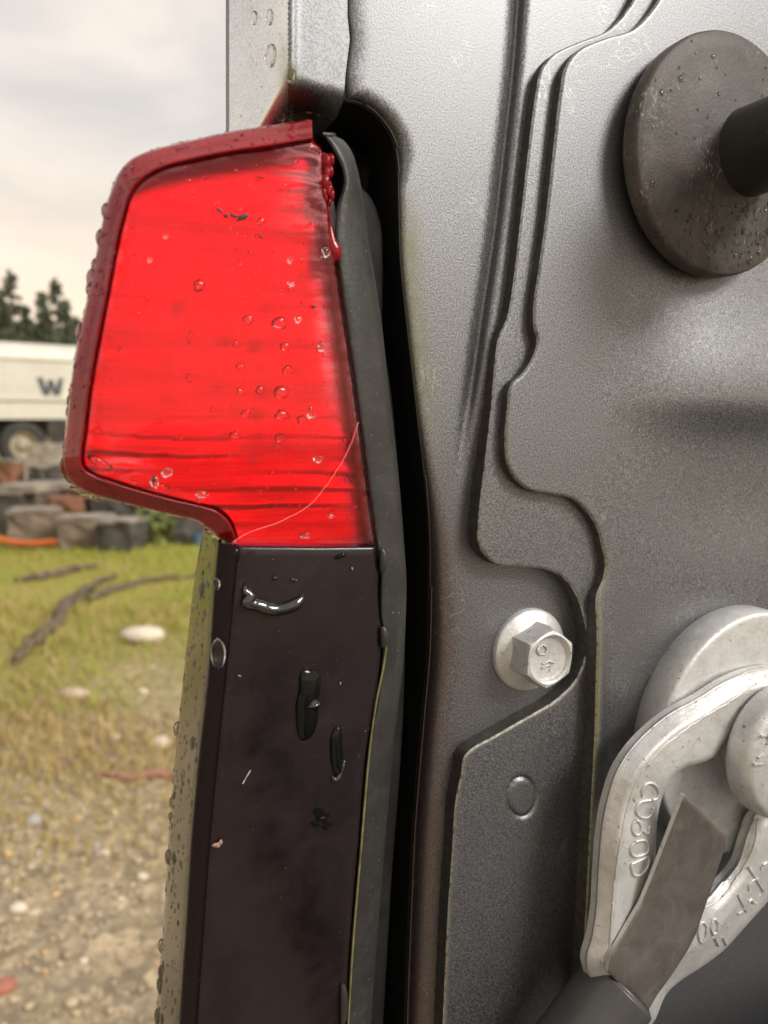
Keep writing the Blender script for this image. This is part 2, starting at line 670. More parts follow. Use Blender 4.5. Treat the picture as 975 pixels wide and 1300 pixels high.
def mk_dark_lens(name, rough0, rough1, dust, spec=.4):
    m = Mat(name)
    f = m.ramp(m.noise(70, 6, .65, .4), [(.35, 0), (.7, 1)])
    c = m.mix(m.math('MULTIPLY', f, dust), (.0085, .005, .0062), (.018, .0105, .0122))
    speck = m.ramp(m.noise(1500, 2, .5), [(.75, 0), (.8, .5)])
    c = m.mix(m.math('MULTIPLY', speck, dust), c, (.34, .32, .3))
    r = m.ramp(f, [(0, rough0), (1, rough1)])
    m.bsdf(Base_Color=c, Roughness=r, Specular_IOR_Level=spec,
           Normal=m.bump(m.noise(160, 3, .5, stretch=(1, .1, 1)), .04, .0006))
    return m.m


M['dark_face'] = mk_dark_lens('dusty_black_lens', .10, .3, 1.0)
M['dark_gloss'] = mk_dark_lens('glossy_black_lens', .05, .1, .12, .2)


def mk_side():
    m = Mat('smoked_side_lens')
    c = m.mix(m.ramp(m.noise(60, 5, .6, stretch=(1, 1, .3)), [(.35, 0), (.7, 1)]), (.075, .068, .048), (.13, .118, .082))
    m.bsdf(Base_Color=c, Roughness=.1, IOR=1.5, Normal=m.bump(m.noise(200, 3, .5), .05, .0005), Specular_IOR_Level=.6)
    return m.m


M['side'] = mk_side()


def mk_water():
    m = Mat('rain_water')
    m.bsdf(Base_Color=(1, 1, 1, 1), Roughness=0.0, IOR=1.33, Transmission_Weight=1.0)
    return m.m


M['water'] = mk_water()
mw = Mat('wet_black_film'); mw.bsdf(Base_Color=(.003, .003, .003, 1), Roughness=.02, IOR=1.36)
M['wet'] = mw.m
mw = Mat('thick_water_edge'); mw.bsdf(Base_Color=(.004, .004, .004, 1), Roughness=.03, IOR=1.9)
M['lip'] = mw.m


def simple(name, col, rough=.6, metallic=0.0, var=.25, scale=3.0, bump=0.2, bscale=20, bdist=.01):
    m = Mat(name)
    v = m.ramp(m.noise(scale, 6, .6), [(.3, 1 - var), (.7, 1 + var)])
    c = m.mix(1.0, col, v, 'MULTIPLY')
    m.bsdf(Base_Color=c, Roughness=rough, Metallic=metallic, Normal=m.bump(m.noise(bscale, 5, .6), bump, bdist))
    return m.m


# ================================================================== THE TRUCK
truck = empty('pickup_truck', 'silver pickup truck rear corner with tail lamp and bare steel tailgate opening', 'pickup truck', matrix=PANEL)

hB, hC = 0.0062, 0.0100            # the middle and inner sheets lie one on the other
HL = 0.022                         # face of the tail lamp

# ---- edges traced on the photograph
edgeB = spline([(835, -70), (815, -20), (797, 12), (772, 38), (735, 53), (704, 68), (688, 88), (681, 120), (672, 190), (663, 270),
                (651, 370), (645, 402), (634, 428), (630, 450), (624, 520), (616, 590), (608, 660), (608, 690), (617, 706), (634, 718),
                (662, 720), (692, 723), (716, 734), (733, 757), (742, 785), (746, 812), (742, 840), (730, 866), (705, 890), (668, 912),
                (630, 934), (600, 951), (590, 962), (586, 985), (579, 1020), (575, 1080), (570, 1150), (566, 1230), (563, 1300), (558, 1420)])
edgeC = spline([(868, -70), (848, -20), (826, 15), (803, 37), (768, 48), (735, 63), (719, 84), (712, 120), (704, 190), (694, 280),
                (684, 350), (679, 385), (679, 415), (683, 432), (678, 452), (664, 474), (649, 489), (645, 520), (642, 560), (645, 590),
                (655, 608), (672, 622), (700, 628), (728, 634), (748, 652), (760, 672), (766, 695), (770, 715), (767, 735), (757, 758),
                (755, 790), (753, 850), (751, 930), (747, 1010), (743, 1090), (739, 1170), (735, 1230), (729, 1300), (720, 1420)])
edgeA = spline([(444, -70), (443, 20), (446, 50), (441, 90), (438, 128), (455, 133), (478, 150), (496, 176), (503, 205), (505, 260), (507, 330),
                (514, 400), (522, 470), (530, 540), (538, 610), (543, 680), (543, 760), (541, 830), (535, 900), (528, 980), (522, 1060),
                (518, 1150), (514, 1250), (512, 1320), (508, 1420)])
crease = spline([(664, -70), (659, 0), (653, 80), (641, 190), (628, 300), (613, 400), (600, 490), (588, 570), (580, 640)])


def side_of(px, py, L):
    """Signed distance to an open curve running down the picture; positive on its right."""
    P = np.stack([px, py], 1)
    d = edge_dist(P, L, closed=False)
    xl = np.interp(py, L[:, 1], L[:, 0])
    return np.where(px > xl, d, -d)


def hA(px, py, d):
    s = side_of(px, py, crease)
    fade = 1 - sstep(430, 640, py)
    step = 0.0020 * fade * sstep(-8, 9, s) - 0.0024 * fade * np.exp(-((s + 1) / 7.5) ** 2)
    dl = edge_dist(np.stack([px, py], 1), edgeA, closed=False)
    w = 10 + 36 * sstep(480, 900, py) + 16 * sstep(250, 190, py)
    t = np.clip(1 - dl / w, 0, 1)
    roll = -(1 - np.sqrt(np.clip(1 - (t * .985) ** 2, 0, 1))) * w * PX * 1.0
    seam = sstep(150, 90, py)             # above the lamp opening the sheet ends in a cut edge, not a roll
    return step + roll * (1 - .8 * seam)


def red_reflectionA(px, py):
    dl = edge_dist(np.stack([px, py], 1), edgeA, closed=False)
    return .75 * np.exp(-(dl / 38) ** 2) * sstep(520, 720, py)  # reddish tint paints a reflection along the lower rolled edge


def grimeA(px, py, d):
    dl = edge_dist(np.stack([px, py], 1), edgeA, closed=False)
    g = np.exp(-((dl - 12) / 15) ** 2) * sstep(190, 330, py) * (1 - sstep(480, 600, py))
    g2 = np.exp(-(dl / 4) ** 2) * .4
    s = side_of(px, py, crease)

    return np.clip(.55 * g + g2, 0, 1)


outA = np.vstack([edgeA, [(760, 1420), (760, 1000), (800, 800), (800, 640), (720, 500), (760, 200), (860, 60), (900, -70)]])
outA = resample(outA, step=2.6, closed=True)
cr_n = np.gradient(crease, axis=0); cr_n = np.stack([cr_n[:, 1], -cr_n[:, 0]], 1) / np.linalg.norm(cr_n, axis=1)[:, None]
sheet('rear_pillar', [outA], 0.0, hA, M['jamb'], truck, 4.5, extra=np.vstack([crease + cr_n * k for k in (-12, -9, -6.5, -4.5, -2.5, -.5, 1.5, 3.5, 6, 9)]), wall=0.03, grime=grimeA, reflection_tint=red_reflectionA, follow=True, wall_mat=M['recess'])


def round_edge(d, r=3.2, hgt=3.0):
    t = np.clip(1 - d / r, 0, 1)
    return -(1 - np.sqrt(np.clip(1 - t * t, 0, 1))) * hgt * PX


def hBf(px, py, d):
    h = round_edge(d, 2.6, 2.2)
    rr = np.hypot((px - 663) / 18.0, (py - 1012) / 25.0)
    h += -0.0008 * np.exp(-((rr - 1) / .085) ** 2) + .00015 * sstep(1.0, .85, rr)
    return h


def grimeB(px, py, d):
    return .55 * np.exp(-(d / 3.0) ** 2) * sstep(500, 900, py) + .15 * np.exp(-(edge_dist(np.stack([px, py], 1), edgeC, False) / 8) ** 2)


outB = resample(np.vstack([edgeB, [(820, 1420), (830, 1200), (840, 800), (840, 640), (730, 560), (760, 200), (860, 70), (930, -70)]]), step=2.6, closed=True)
sheet('brace_plate', [outB], hB, hBf, M['jamb'], truck, 5.0, wall=0.007, extra=np.vstack([np.stack([663 + 18 * q * np.cos(ta), 1012 + 25 * q * np.sin(ta)], 1) for ta in [np.linspace(0, 2 * math.pi, 50)[:-1]] for q in (.8, .9, .96, 1.0, 1.05, 1.12, 1.22)]), grime=grimeB, edge_glint=.55, wall_mat=M['edge'])


def hCf(px, py, d):
    de = edge_dist(np.stack([px, py], 1), edgeC, False)
    h = round_edge(d, 3.2, 3.0)
    yy = py - 505 - .03 * (px - 880)
    ridge = 0.0048 * np.exp(-(yy / np.where(yy < 0, 95.0, 38.0)) ** 2) * sstep(750, 925, px)
    dish = -0.0020 * np.exp(-(((px - 960) / 120.0) ** 2 + ((py - 640) / 75.0) ** 2))
    low = 0.0022 * np.exp(-(de / 14.0) ** 2) * sstep(730, 820, py)          # rolled lip lower down
    swage = 0.0016 * sstep(-10, 16, (px - 742) + (py - 1000) * .55) * sstep(700, 800, py) * sstep(1.0, 0.0, np.clip((py - 1000) / 300, 0, 1))
    return h + ridge + dish + low


def grimeC(px, py, d):
    de = edge_dist(np.stack([px, py], 1), edgeC, False)
    return np.clip(.95 * np.exp(-((de - 1) / 4.5) ** 2) * sstep(690, 860, py) + .35 * np.exp(-(de / 3) ** 2) * sstep(480, 520, py), 0, 1)


outC = resample(np.vstack([edgeC, [(1180, 1420), (1180, -70)]]), step=2.6, closed=True)
sheet('inner_panel', [outC], hC, hCf, M['jamb'], truck, 6.0, wall=0.006, grime=grimeC, edge_glint=.35, wall_mat=M['edge'])

# ---- body corner above the lamp and the flank that runs forward from it
outD = resample(np.vstack([[(291, -70)], [(441, -70)], [(441, 20)], [(444, 50)], [(439, 90)], [(436, 128)], [(428, 148)], [(408, 172)], [(385, 190)], [(291, 190)]]), step=2.6, closed=True)


def hD(px, py, d):
    x = np.clip(366 - px, 0, 80) / 76.0
    left = -0.022 * x ** 1.15
    ridge = 0.0006 * np.exp(-((px - 371) / 5.0) ** 2)
    y0 = np.where(px < 366, 92 + (366 - px) * 1.75, 92 + (px - 366) * .28)
    t = np.clip((py - y0) / 60.0, 0, 1.6)
    return left + ridge - 0.020 * t ** 2 - .0012 * sstep(0, .35, t) * 0


def grimeD(px, py, d):
    g = np.exp(-(((px - 371) / 8.0) ** 2 + ((py - 97) / 12.0) ** 2)) * .9
    return np.clip(g + .4 * np.exp(-((px - 362) / 9) ** 2) * sstep(20, 90, py), 0, 1)


sheet('body_corner', [outD], 0.0045, hD, M['jamb'], truck, 3.6, wall=0.004, grime=grimeD, follow=True, slot=(M['paint'], lambda x, y: x < 365))
c0 = loc(np.full(40, 291.5), np.linspace(-70, 190, 40), 0.0045 - .022)
fl = []
dirw = np.array([-.10, 1.0, 0]); dirl = np.array([dirw @ UAX, dirw @ VAX, dirw @ NRM])
for k, s in enumerate([0.0, .01, .05, .2, .6]):
    fl.append(c0 + dirl * s + np.array([.0006 * min(k, 1), 0, 0]))
loft('body_side', fl, M['paint'], truck)
c1 = loc(np.full(40, 330.0), np.linspace(178, 1420, 40), -0.03)
loft('lower_body_side', [c1 + dirl * s * np.array([1, 1, 1]) for s in (0, .05, .2, .6)], M['paint'], truck)

# ---- an unseen tailgate, let down below the frame, and the bumper under it
def slab(name, u0, u1, v0, v1, h0, h1, mat, bev=.006):
    import bmesh
    bm = bmesh.new(); bmesh.ops.create_cube(bm, size=1)
    bmesh.ops.scale(bm, vec=(u1 - u0, v1 - v0, h1 - h0), verts=bm.verts)
    bmesh.ops.translate(bm, vec=((u0 + u1) / 2, (v0 + v1) / 2, (h0 + h1) / 2), verts=bm.verts)
    bmesh.ops.bevel(bm, geom=list(bm.edges), offset=bev, segments=3, affect='EDGES')
    me = bpy.data.meshes.new(name); bm.to_mesh(me); bm.free(); me.materials.append(mat)
    o = bpy.data.objects.new(name, me); COL.objects.link(o); o.parent = truck
    return o


m_assumed_liner = mk_rubberish('assumed_black_liner', (.02, .02, .02), .6, 20, .2)
p560 = loc(575, 1300, 0)
unseen_gate = slab('unseen_tailgate', p560[0], p560[0] + 1.35, p560[1] - .095, p560[1] - .033, .02, .56, m_assumed_liner)  # out of view; height and dark liner set to darken the lower panel
unseen_gate['label'] = 'unseen lowered tailgate with assumed black liner'
slab('bumper', p560[0] - .12, p560[0] + 1.4, p560[1] - .42, p560[1] - .24, -.05, .12, M['recess'], .03)
slab('lower_rear_panel', p560[0] - .01, p560[0] + 1.4, p560[1] - .40, p560[1] - .028, -.06, -.012, M['paint'], .01)

# ---- dark recess behind the lamp
rc = [loc(*p, h) for p, h in (((352, 60), -.055), ((640, 60), -.055), ((640, 1450), -.055), ((330, 1450), -.055))]
rw = [loc(*p, h) for p, h in (((330, 110), -.004), ((620, 60), -.004), ((640, 1450), -.004), ((300, 1450), -.010))]
mesh_obj('lamp_recess', rc + rw, [(0, 1, 2, 3), (0, 1, 5, 4), (1, 2, 6, 5), (2, 3, 7, 6)], M['recess'], truck, smooth=False)
# a bracket lip seen dimly inside the opening
V, F = tube_pts(loc(np.array([452, 470, 490, 520]), np.array([200, 204, 211, 222]), -.024), .0011, 8)
mesh_obj('recess_seam', V, F, M['housing_dark'], truck)
V, F = tube_pts(loc(np.array([488, 505, 530]), np.array([508, 522, 524]), -.020), .0012, 8)
mesh_obj('recess_clip', V, F, M['housing_dark'], truck)

# ================================================================== TAIL LAMP
lamp = bpy.data.objects.new('tail_lamp', None); COL.objects.link(lamp); lamp.parent = truck
lamp.empty_display_size = .02
lamp['label'] = 'red over black tail lamp beaded with rain'

rim_pairs = [((396, 151), (397, 183)), ((340, 159.5), (345, 192)), ((290, 167), (296, 199)), ((240, 178), (248, 208)), ((208, 185.5), (210, 218)),
             ((186, 192), (190, 228)), ((166, 202), (174, 243)), ((152, 217), (166, 260)), ((143, 236), (161, 280)), ((134, 262), (155, 305)),
             ((124, 310), (147, 345)), ((117, 349), (141, 378)), ((105.5, 400), (132, 425)), ((97, 440), (126, 458)), ((90, 482), (120, 492)),
             ((83, 544), (113, 550)), ((79.5, 580), (109, 580)), ((81, 600), (112, 592)), ((90, 613), (124, 600)), ((111, 626), (146, 607)),
             ((175, 644), (193, 622)), ((225, 656), (236, 633)), ((250, 662), (262, 639)), ((265, 672), (282, 645)), ((277, 683), (296, 660)), ((290, 691), (303, 683))]
NR = 260
ro = np.array([p[0] for p in rim_pairs], float); ri = np.array([p[1] for p in rim_pairs], float)
ri = ro + (ri - ro) * .9
both = spline(np.hstack([ro, ri]), n=NR)
RO, RI = both[:, :2], both[:, 2:]


def rimc(t, h):
    q = RO + (RI - RO) * t
    return loc(q[:, 0], q[:, 1], h)


rim_curves = [rimc(.25, HL - .034), rimc(.06, HL - .012), rimc(0, HL - .0075), rimc(.03, HL - .0056), rimc(.08, HL - .0046), rimc(.10, HL - .0043), rimc(.45, HL - .0019), rimc(.74, HL + .0002),
              rimc(.77, HL + .0005), rimc(.81, HL + .0006), rimc(.85, HL + .0006), rimc(.875, HL + .0003), rimc(.885, HL - .0006), rimc(.90, HL - .0018), rimc(.985, HL - .0019), rimc(1.0, HL - .0010), rimc(1.05, HL - .0004)]
rim = loft('lens_rim', rim_curves, M['rim'], lamp)
# end cap of the rim at the top
capq = np.array([c[0] for c in rim_curves])
capV = list(capq) + list(capq + np.array([.0006, 0, -.004])) + [capq.mean(0) + np.array([.0012, 0, -.004])]
nC = len(capq)
capF = [(i, i + 1, nC + i + 1, nC + i) for i in range(nC - 1)] + [(nC + i, nC + i + 1, 2 * nC) for i in range(nC - 1)]
mesh_obj('rim_end', capV, capF, M['rim'], lamp)

right_red = spline([(399, 182), (408, 186), (413, 212), (417, 245), (420, 290), (428, 345), (437, 410), (447, 480), (458, 560), (468, 635), (476, 692)], step=2.6)
inner_open = np.array([RI[i] for i in range(0, NR, 2)])
face_red = np.vstack([inner_open[::-1], right_red, [(400, 691.6)], [(303, 690.5)]])
face_red = resample(face_red, step=2.6, closed=True)


def h_red(px, py, d):
    bul = 0.0010 * sstep(0, 90, d)
    return bul - .0008 * np.clip(1 - d / 3, 0, 1) ** 2 - .0030 * sstep(395, 430, px) * sstep(330, 200, py)


def grime_red(px, py, d):
    a = .8 * sstep(330, 410, px) * sstep(330, 215, py)
    b = np.exp(-((px - (410 + (py - 400) * .1)) / 10) ** 2) * sstep(260, 330, py) * sstep(560, 430, py) * .45
    e = np.exp(-(d / 6.0) ** 2) * .25
    c = np.exp(-(((px - 160) / 30) ** 2 + ((py - 590) / 18) ** 2)) * .5
    return np.clip(a + b + e + c, 0, 1)


red = sheet('red_lens', [face_red], HL, h_red, M['red_lens'], lamp, 5.0, rings=(1.5, 3.2), wall=0.0006, grime=grime_red, dry=True)
# wall between rim and reflector, and the reflector itself with moulded ribs
refl = np.vstack([[(RI[i] * .6 + RO[i] * .4) for i in range(0, NR, 4)][::-1], [(398, 186), (414, 192), (440, 330), (475, 500), (500, 700), (470, 712), (300, 708)]])
refl = resample(refl, step=4, closed=True)


def h_refl(px, py, d):
    yy = py - (px - 300) * .025 + 2.5 * np.sin(px * .02) + 7 * np.sin(py * .031)
    k = np.mod(yy - 200, 25.0) / 25.0
    row = np.floor((yy - 200) / 25.0)
    amp = .0024 * sstep(500, 610, py) * np.clip(.5 + .9 * np.sin(px * .013 + row * 1.7), .05, 1.2) * (.55 + .75 * np.sin(px * .019 + row * 2.1) * np.cos(row * 1.3)) + .0007 * sstep(330, 400, px) * sstep(330, 220, py)
    saw = np.where(k < .86, k / .86, (1 - k) / .14)
    return amp * (saw - .5) - .0015 * np.clip((px - 100) / 370, 0, 1)


sheet('reflector', [refl], HL - .0045, h_refl, M['reflector'], lamp, 2.9, rings=(2.0,), wall=0.003)

# moulded ridge beside the housing, seen through the lens
V, F = join([tube_pts(loc(right_red[::6, 0] - 6, right_red[::6, 1], HL - .004), .0011, 8)])
mesh_obj('lens_flange', V, F, M['rim'], lamp)

# ---- black lower lens
dl_strip_out = [(258, 672), (247, 734), (234, 847), (224.5, 936), (215, 1054), (207, 1177), (197, 1300), (188, 1420)]
dl_strip_in = [(277, 688), (272.5, 740), (264, 857), (253, 955), (243, 1060), (235.5, 1177), (227, 1300), (219, 1420)]
dl_face_l = [(302, 692), (297, 745), (286, 857), (276, 955), (266, 1060), (257.5, 1177), (249, 1300), (241, 1420)]
ND = 160
SO, SI, SF = spline(dl_strip_out, n=ND), spline(dl_strip_in, n=ND), spline(dl_face_l, n=ND)


def sc(a, b, t, h):
    q = a + (b - a) * t
    return loc(q[:, 0], q[:, 1], h)


loft('side_lens', [sc(SO, SI, .35, HL - .06), sc(SO, SI, .0, HL - .030), sc(SO, SI, .06, HL - .026), sc(SO, SI, .2, HL - .0215), sc(SO, SI, .5, HL - .0135),
                   sc(SO, SI, .8, HL - .0060), sc(SO, SI, .93, HL - .0030), sc(SO, SI, 1.0, HL - .0022)], M['side'], lamp)
loft('lens_edge_band', [sc(SI, SF, 0.0, HL - .0022), sc(SI, SF, .08, HL - .0012), sc(SI, SF, .2, HL - .0007), sc(SI, SF, .5, HL - .0002), sc(SI, SF, .85, HL + .0003), sc(SI, SF, .95, HL + .0002), sc(SI, SF, 1.03, HL - .0004)], M['dark_gloss'], lamp)
right_dark = spline([(477, 694), (482, 722), (481, 745), (483, 785), (486, 805), (484, 835), (479, 880), (466, 955), (456, 1070), (445, 1202), (440, 1300), (434, 1420)], step=2.6)
face_dark = resample(np.vstack([[(303, 693.5)], [(400, 694.6)], right_dark, SF[::-1][:-2]]), step=2.6, closed=True)
sheet('dark_lens', [face_dark], HL - .0003, lambda x, y, d: -.0006 * np.clip(1 - d / 4, 0, 1) ** 2 + .0004 * sstep(0, 60, d), M['dark_face'], lamp, 7.0, rings=(1.3, 3.0), wall=.01)

# ---- housing flange along the right of the lenses
hs_l = [(411, 171), (419, 182), (427, 196), (435, 214), (437, 234), (429, 262), (425, 300), (430, 345), (439, 410), (449, 480), (460, 560), (470, 635), (478, 694), (483, 722), (483, 785), (487, 805),
        (485, 835), (480, 880), (467, 955), (457, 1070), (446, 1202), (441, 1300), (435, 1420)]
hs_r = [(424, 172), (436, 178), (447, 193), (454, 215), (459, 240), (463, 272), (468, 308), (477, 360), (485, 415), (492, 480), (500, 550), (508, 625), (513, 690), (516, 735), (515, 790), (513, 830),
        (510, 860), (505, 900), (499, 955), (489, 1070), (478, 1202), (471, 1300), (465, 1420)]
hp = spline(np.hstack([np.array(hs_l, float), np.array(hs_r, float)]), n=300)
HLc, HRc = hp[:, :2], hp[:, 2:]
wv = np.convolve(rng.normal(size=300), np.ones(7) / 7, 'same') * .00028
loft('housing', [sc(HLc, HRc, -.02, HL - .012), sc(HLc, HRc, 0, HL - .0016), sc(HLc, HRc, .05, HL - .0008) + np.c_[wv, wv * 0, wv], sc(HLc, HRc, .12, HL - .0006), sc(HLc, HRc, .35, HL - .0010), sc(HLc, HRc, .75, HL - .0024),
                 sc(HLc, HRc, .93, HL - .0036), sc(HLc, HRc, 1.0, HL - .0052), sc(HLc, HRc, 1.0, HL - .012), sc(HLc, HRc, .9, HL - .05)], M['housing'], lamp)
# top curl of the housing flange
topc = [c for c in (sc(HLc, HRc, t, h)[0] for t, h in ((0, HL - .0016), (.35, HL - .0010), (.75, HL - .0024), (1.0, HL - .0052)))]
V, F = tube_pts(np.array(topc), .0006, 8)
mesh_obj('housing_curl', V, F, M['housing'], lamp)
# deeper black shell behind the flange
sh_r = [(455, 235), (470, 250), (484, 285), (487, 340), (486, 420), (497, 500), (506, 600), (512, 700), (514, 800), (512, 900), (506, 1000), (498, 1100), (492, 1200), (486, 1300), (478, 1420)]
shp = spline(sh_r, n=160); shl = spline([(430, 225), (440, 300), (450, 420), (470, 600), (480, 800), (470, 1000), (450, 1200), (430, 1420)], n=160)
loft('housing_shell', [sc(shl, shp, 0, HL - .020), sc(shl, shp, .9, HL - .024), sc(shl, shp, 1.0, HL - .030), sc(shl, shp, 1.0, HL - .05)], M['housing_dark'], lamp)

# red sealing wax-like bead and flash between lens and housing near the top
bead = []
for k in range(26):
    x = 414 + rng.uniform(-3, 7); y = rng.uniform(203, 258)
    p = loc(x, y, HL - .0022 + rng.uniform(0, .0012))
    r = rng.uniform(.0006, .0015)
    st, sf = [], []
    th = np.linspace(0, math.pi, 6); ph = np.linspace(0, 2 * math.pi, 9)[:-1]
    for a in th:
        for b in ph:
            st.append(p + r * np.array([.7 * math.sin(a) * math.cos(b), 1.5 * math.cos(a), math.sin(a) * math.sin(b)]))
    for i in range(5):
        for j in range(8):
            sf.append((i * 8 + j, i * 8 + (j + 1) % 8, (i + 1) * 8 + (j + 1) % 8, (i + 1) * 8 + j))
    bead.append((st, sf))
V, F = join(bead)
mesh_obj('torn_sealant', V, F, M['rim'], lamp)
V, F = tube_pts(loc(np.array([417, 419, 421, 424, 425, 423]), np.array([275, 290, 305, 316, 325, 334]), HL - .001), np.array([.0003, .0007, .0011, .0018, .0017, .0004]), 10)
mesh_obj('sealant_drip', V, F, M['rim'], lamp)
# pale lip bumps in the black housing seam
for (x, y, ln) in ((484, 712, 15), (485, 809, 13), (434, 1275, 26)):
    t = np.linspace(0, math.pi, 9)
    V, F = tube_pts(loc(x + 3 * np.sin(t), y - ln * np.cos(t), HL + .0004), .0003 + .0009 * np.sin(t), 10)
    mesh_obj('seal_lump', V, F, M['housing'], lamp)
seam = spline([(485, 800), (490, 815), (487, 845), (478, 890), (469, 955), (459, 1070), (448, 1202), (442, 1300), (436, 1420)], n=80)
V, F = tube_pts(loc(seam[:, 0], seam[:, 1], HL + .0001), .00032, 6)
m_seam = simple('mossy_seam', (.14, .135, .05), .7, var=.6, scale=200, bump=.3, bscale=900, bdist=.0005)
mesh_obj('moss_line', V, F, m_seam, lamp)

# crack across the red lens, chipped paint and a dry flake
crk = spline([(296, 688), (312, 678), (330, 671), (352, 664), (368, 656), (380, 650), (394, 640), (410, 622), (424, 603), (440, 576), (450, 552), (455, 536)], n=70)
V, F = tube_pts(loc(crk[:, 0] + rng.normal(size=70) * .35, crk[:, 1], HL + .0010), .00013, 6)
mk = Mat('crack_line'); mk.bsdf(Base_Color=(.85, .16, .17, 1), Roughness=.2)
mesh_obj('crack', V, F, mk.m, lamp)


def blob(px, py, rx, ry, hgt, h0, name, mat, jag=.25, seg=22, ang=0.0, seed=0, parent=None, link=True, tail=0.0, sq=1.0):
    """Low rounded puddle or chip with an uneven outline, lying on a surface of height h0."""
    r_ = np.random.default_rng(seed)
    th = np.linspace(0, 2 * math.pi, seg, endpoint=False)
    w = 1 + jag * sum(r_.normal() * np.sin(k * th + r_.uniform(0, 6)) / k ** .8 for k in range(2, 6)) * .6
    w = np.clip(w, .45, 1.7)
    V, F = [], []
    prof = [(1.0, -.15), (.96, .2), (.85, .55), (.62, .85), (.3, .98)]
    for rr, zz in prof:
        x = px + rr * w * rx * np.sign(np.cos(th)) * np.abs(np.cos(th)) ** sq; y = py + rr * w * ry * np.sin(th)
        if tail:
            y = y + tail * np.clip(np.sin(th), 0, 1) ** 3 * rr * ry
        ca, sa = math.cos(ang), math.sin(ang)
        x, y = px + (x - px) * ca - (y - py) * sa, py + (x - px) * sa + (y - py) * ca
        V += list(loc(x, y, h0 + hgt * zz))
    n = len(V)
    for i in range(len(prof) - 1):
        for k in range(seg):
            k2 = (k + 1) % seg
            F.append((i * seg + k2, i * seg + k, (i + 1) * seg + k, (i + 1) * seg + k2))
    P = loc(px, py, h0)
    V.append(P + np.array([0, 0, hgt])); F += [((len(prof) - 1) * seg + (k + 1) % seg, (len(prof) - 1) * seg + k, n) for k in range(seg)]
    V.append(P + np.array([0, 0, -.15 * hgt])); F += [(k, (k + 1) % seg, n + 1) for k in range(seg)]
    if not link:
        return V, F
    return mesh_obj(name, V, F, mat, parent)


m_chip = Mat('black_chip'); m_chip.bsdf(Base_Color=(.012, .01, .01, 1), Roughness=.4)
for i, (x, y, a, b, g) in enumerate([(279, 267, 5, 2, .5), (308, 276, 9, 3.5, -.5), (297, 274, 5, 2.5, .3), (287, 274, 2.5, 4, .1), (331, 300, 3.5, 1.5, .6), (330, 225, 5, 1.2, .2), (394, 284, 1.6, 1.6, 0), (398, 389, 3, 2, .5)]):
    blob(x, y, a, b, .00018, HL + .0011, 'chip', m_chip.m, .6, 16, g, i, lamp)

# ---- rain: large drops singly, the fine beads together
def dome(p, nrm, r, hgt=.55, stretch=1.0, down=np.array([0, -1.0, 0]), seg=12, rings=5):
    nrm = nrm / np.linalg.norm(nrm)
    t = down - nrm * (down @ nrm)
    t = t / max(np.linalg.norm(t), 1e-6); b = np.cross(nrm, t)
    V, F = [], []
    el = np.concatenate([[-.22], np.linspace(0.0, math.pi / 2, rings + 1)[:-1]])
    for e in el:
        rr, zz = math.cos(e), math.sin(e) * hgt
        for k in range(seg):
            a = 2 * math.pi * k / seg
            ct, st = math.cos(a), math.sin(a)
            s = stretch * (1.0 + .18 * ct)
            V.append(p + r * (rr * (ct * s * t + st * (1 + .12 * ct) * b) + zz * (1 + .15 * ct * rr) * nrm))
    n = len(V)
    for i in range(len(el) - 1):
        for k in range(seg):
            k2 = (k + 1) % seg
            F.append((i * seg + k, i * seg + k2, (i + 1) * seg + k2, (i + 1) * seg + k))
    V.append(p + r * hgt * nrm); F += [((len(el) - 1) * seg + k, (len(el) - 1) * seg + (k + 1) % seg, n) for k in range(seg)]
    F.append(tuple(range(seg))[::-1])
    return V, F


def mesh_samples(ob, n, rg, weight=None):
    me = ob.data
    c = np.array([f.center[:] for f in me.polygons]); nn = np.array([f.normal[:] for f in me.polygons]); a = np.array([f.area for f in me.polygons])
    if weight is not None:
        a = a * weight(c, nn)
    i = rg.choice(len(a), n, p=a / a.sum())
    me_v = np.array([v.co[:] for v in me.vertices])
    out = []
    for k in i:
        vs = me_v[list(me.polygons[k].vertices)]
        w = rg.dirichlet(np.ones(len(vs)))
        out.append((w @ vs, nn[k]))
    return out


cam_local = np.array([(CAM - ORG) @ UAX, (CAM - ORG) @ VAX, (CAM - ORG) @ NRM])


def facing(p, n):
    v = cam_local - p
    return n if n @ v > 0 else -n


rg = np.random.default_rng(3)
fine = []
for p, n in mesh_samples(rim, 620, rg, lambda c, nn: (c[:, 2] > HL - .012) * 1.0):
    n = n if n[2] > -.2 else -n
    fine.append(dome(p, n, abs(rg.normal(0, .00022)) + .00016, .5, 1.0, seg=7, rings=3))
for p, n in mesh_samples(red, 420, rg):
    n = n if n[2] > 0 else -n
    fine.append(dome(p, n, abs(rg.normal(0, .00022)) + .00014, .35, 1.1, seg=7, rings=3))
V, F = join(fine)
tag(mesh_obj('fine_rain_beads', V, F, M['water'], lamp), kind='stuff')


def drop(px, py, h, nrm, r, hgt=.6, st=1.1, parent=lamp, seg=16, rings=7):
    V, F = dome(loc(px, py, h), np.array(nrm, float), r * PX * .86, hgt, st, seg=seg, rings=rings)
    return mesh_obj('water_drop', V, F, M['water'], parent)


# drops hanging along the outer edge of the red lens
for (x, y, r) in [(128, 266, 6), (122, 300, 7), (115, 336, 6), (111, 352, 8), (107, 366, 5), (98, 420, 8), (96, 432, 5), (88, 496, 7), (84, 508, 6), (84, 522, 7), (81, 556, 5), (78, 590, 9), (82, 602, 6)]:
    drop(x + 7, y, HL - .0068, (-1, .0, .45), r * 1.15, .62, 1.2)
for (x, y, r) in [(98, 622, 8), (112, 629, 9), (124, 633, 7), (268, 676, 8), (286, 690, 9)]:
    drop(x, y - 3, HL - .0085, (-.2, -1, .3), r, .7, .9)
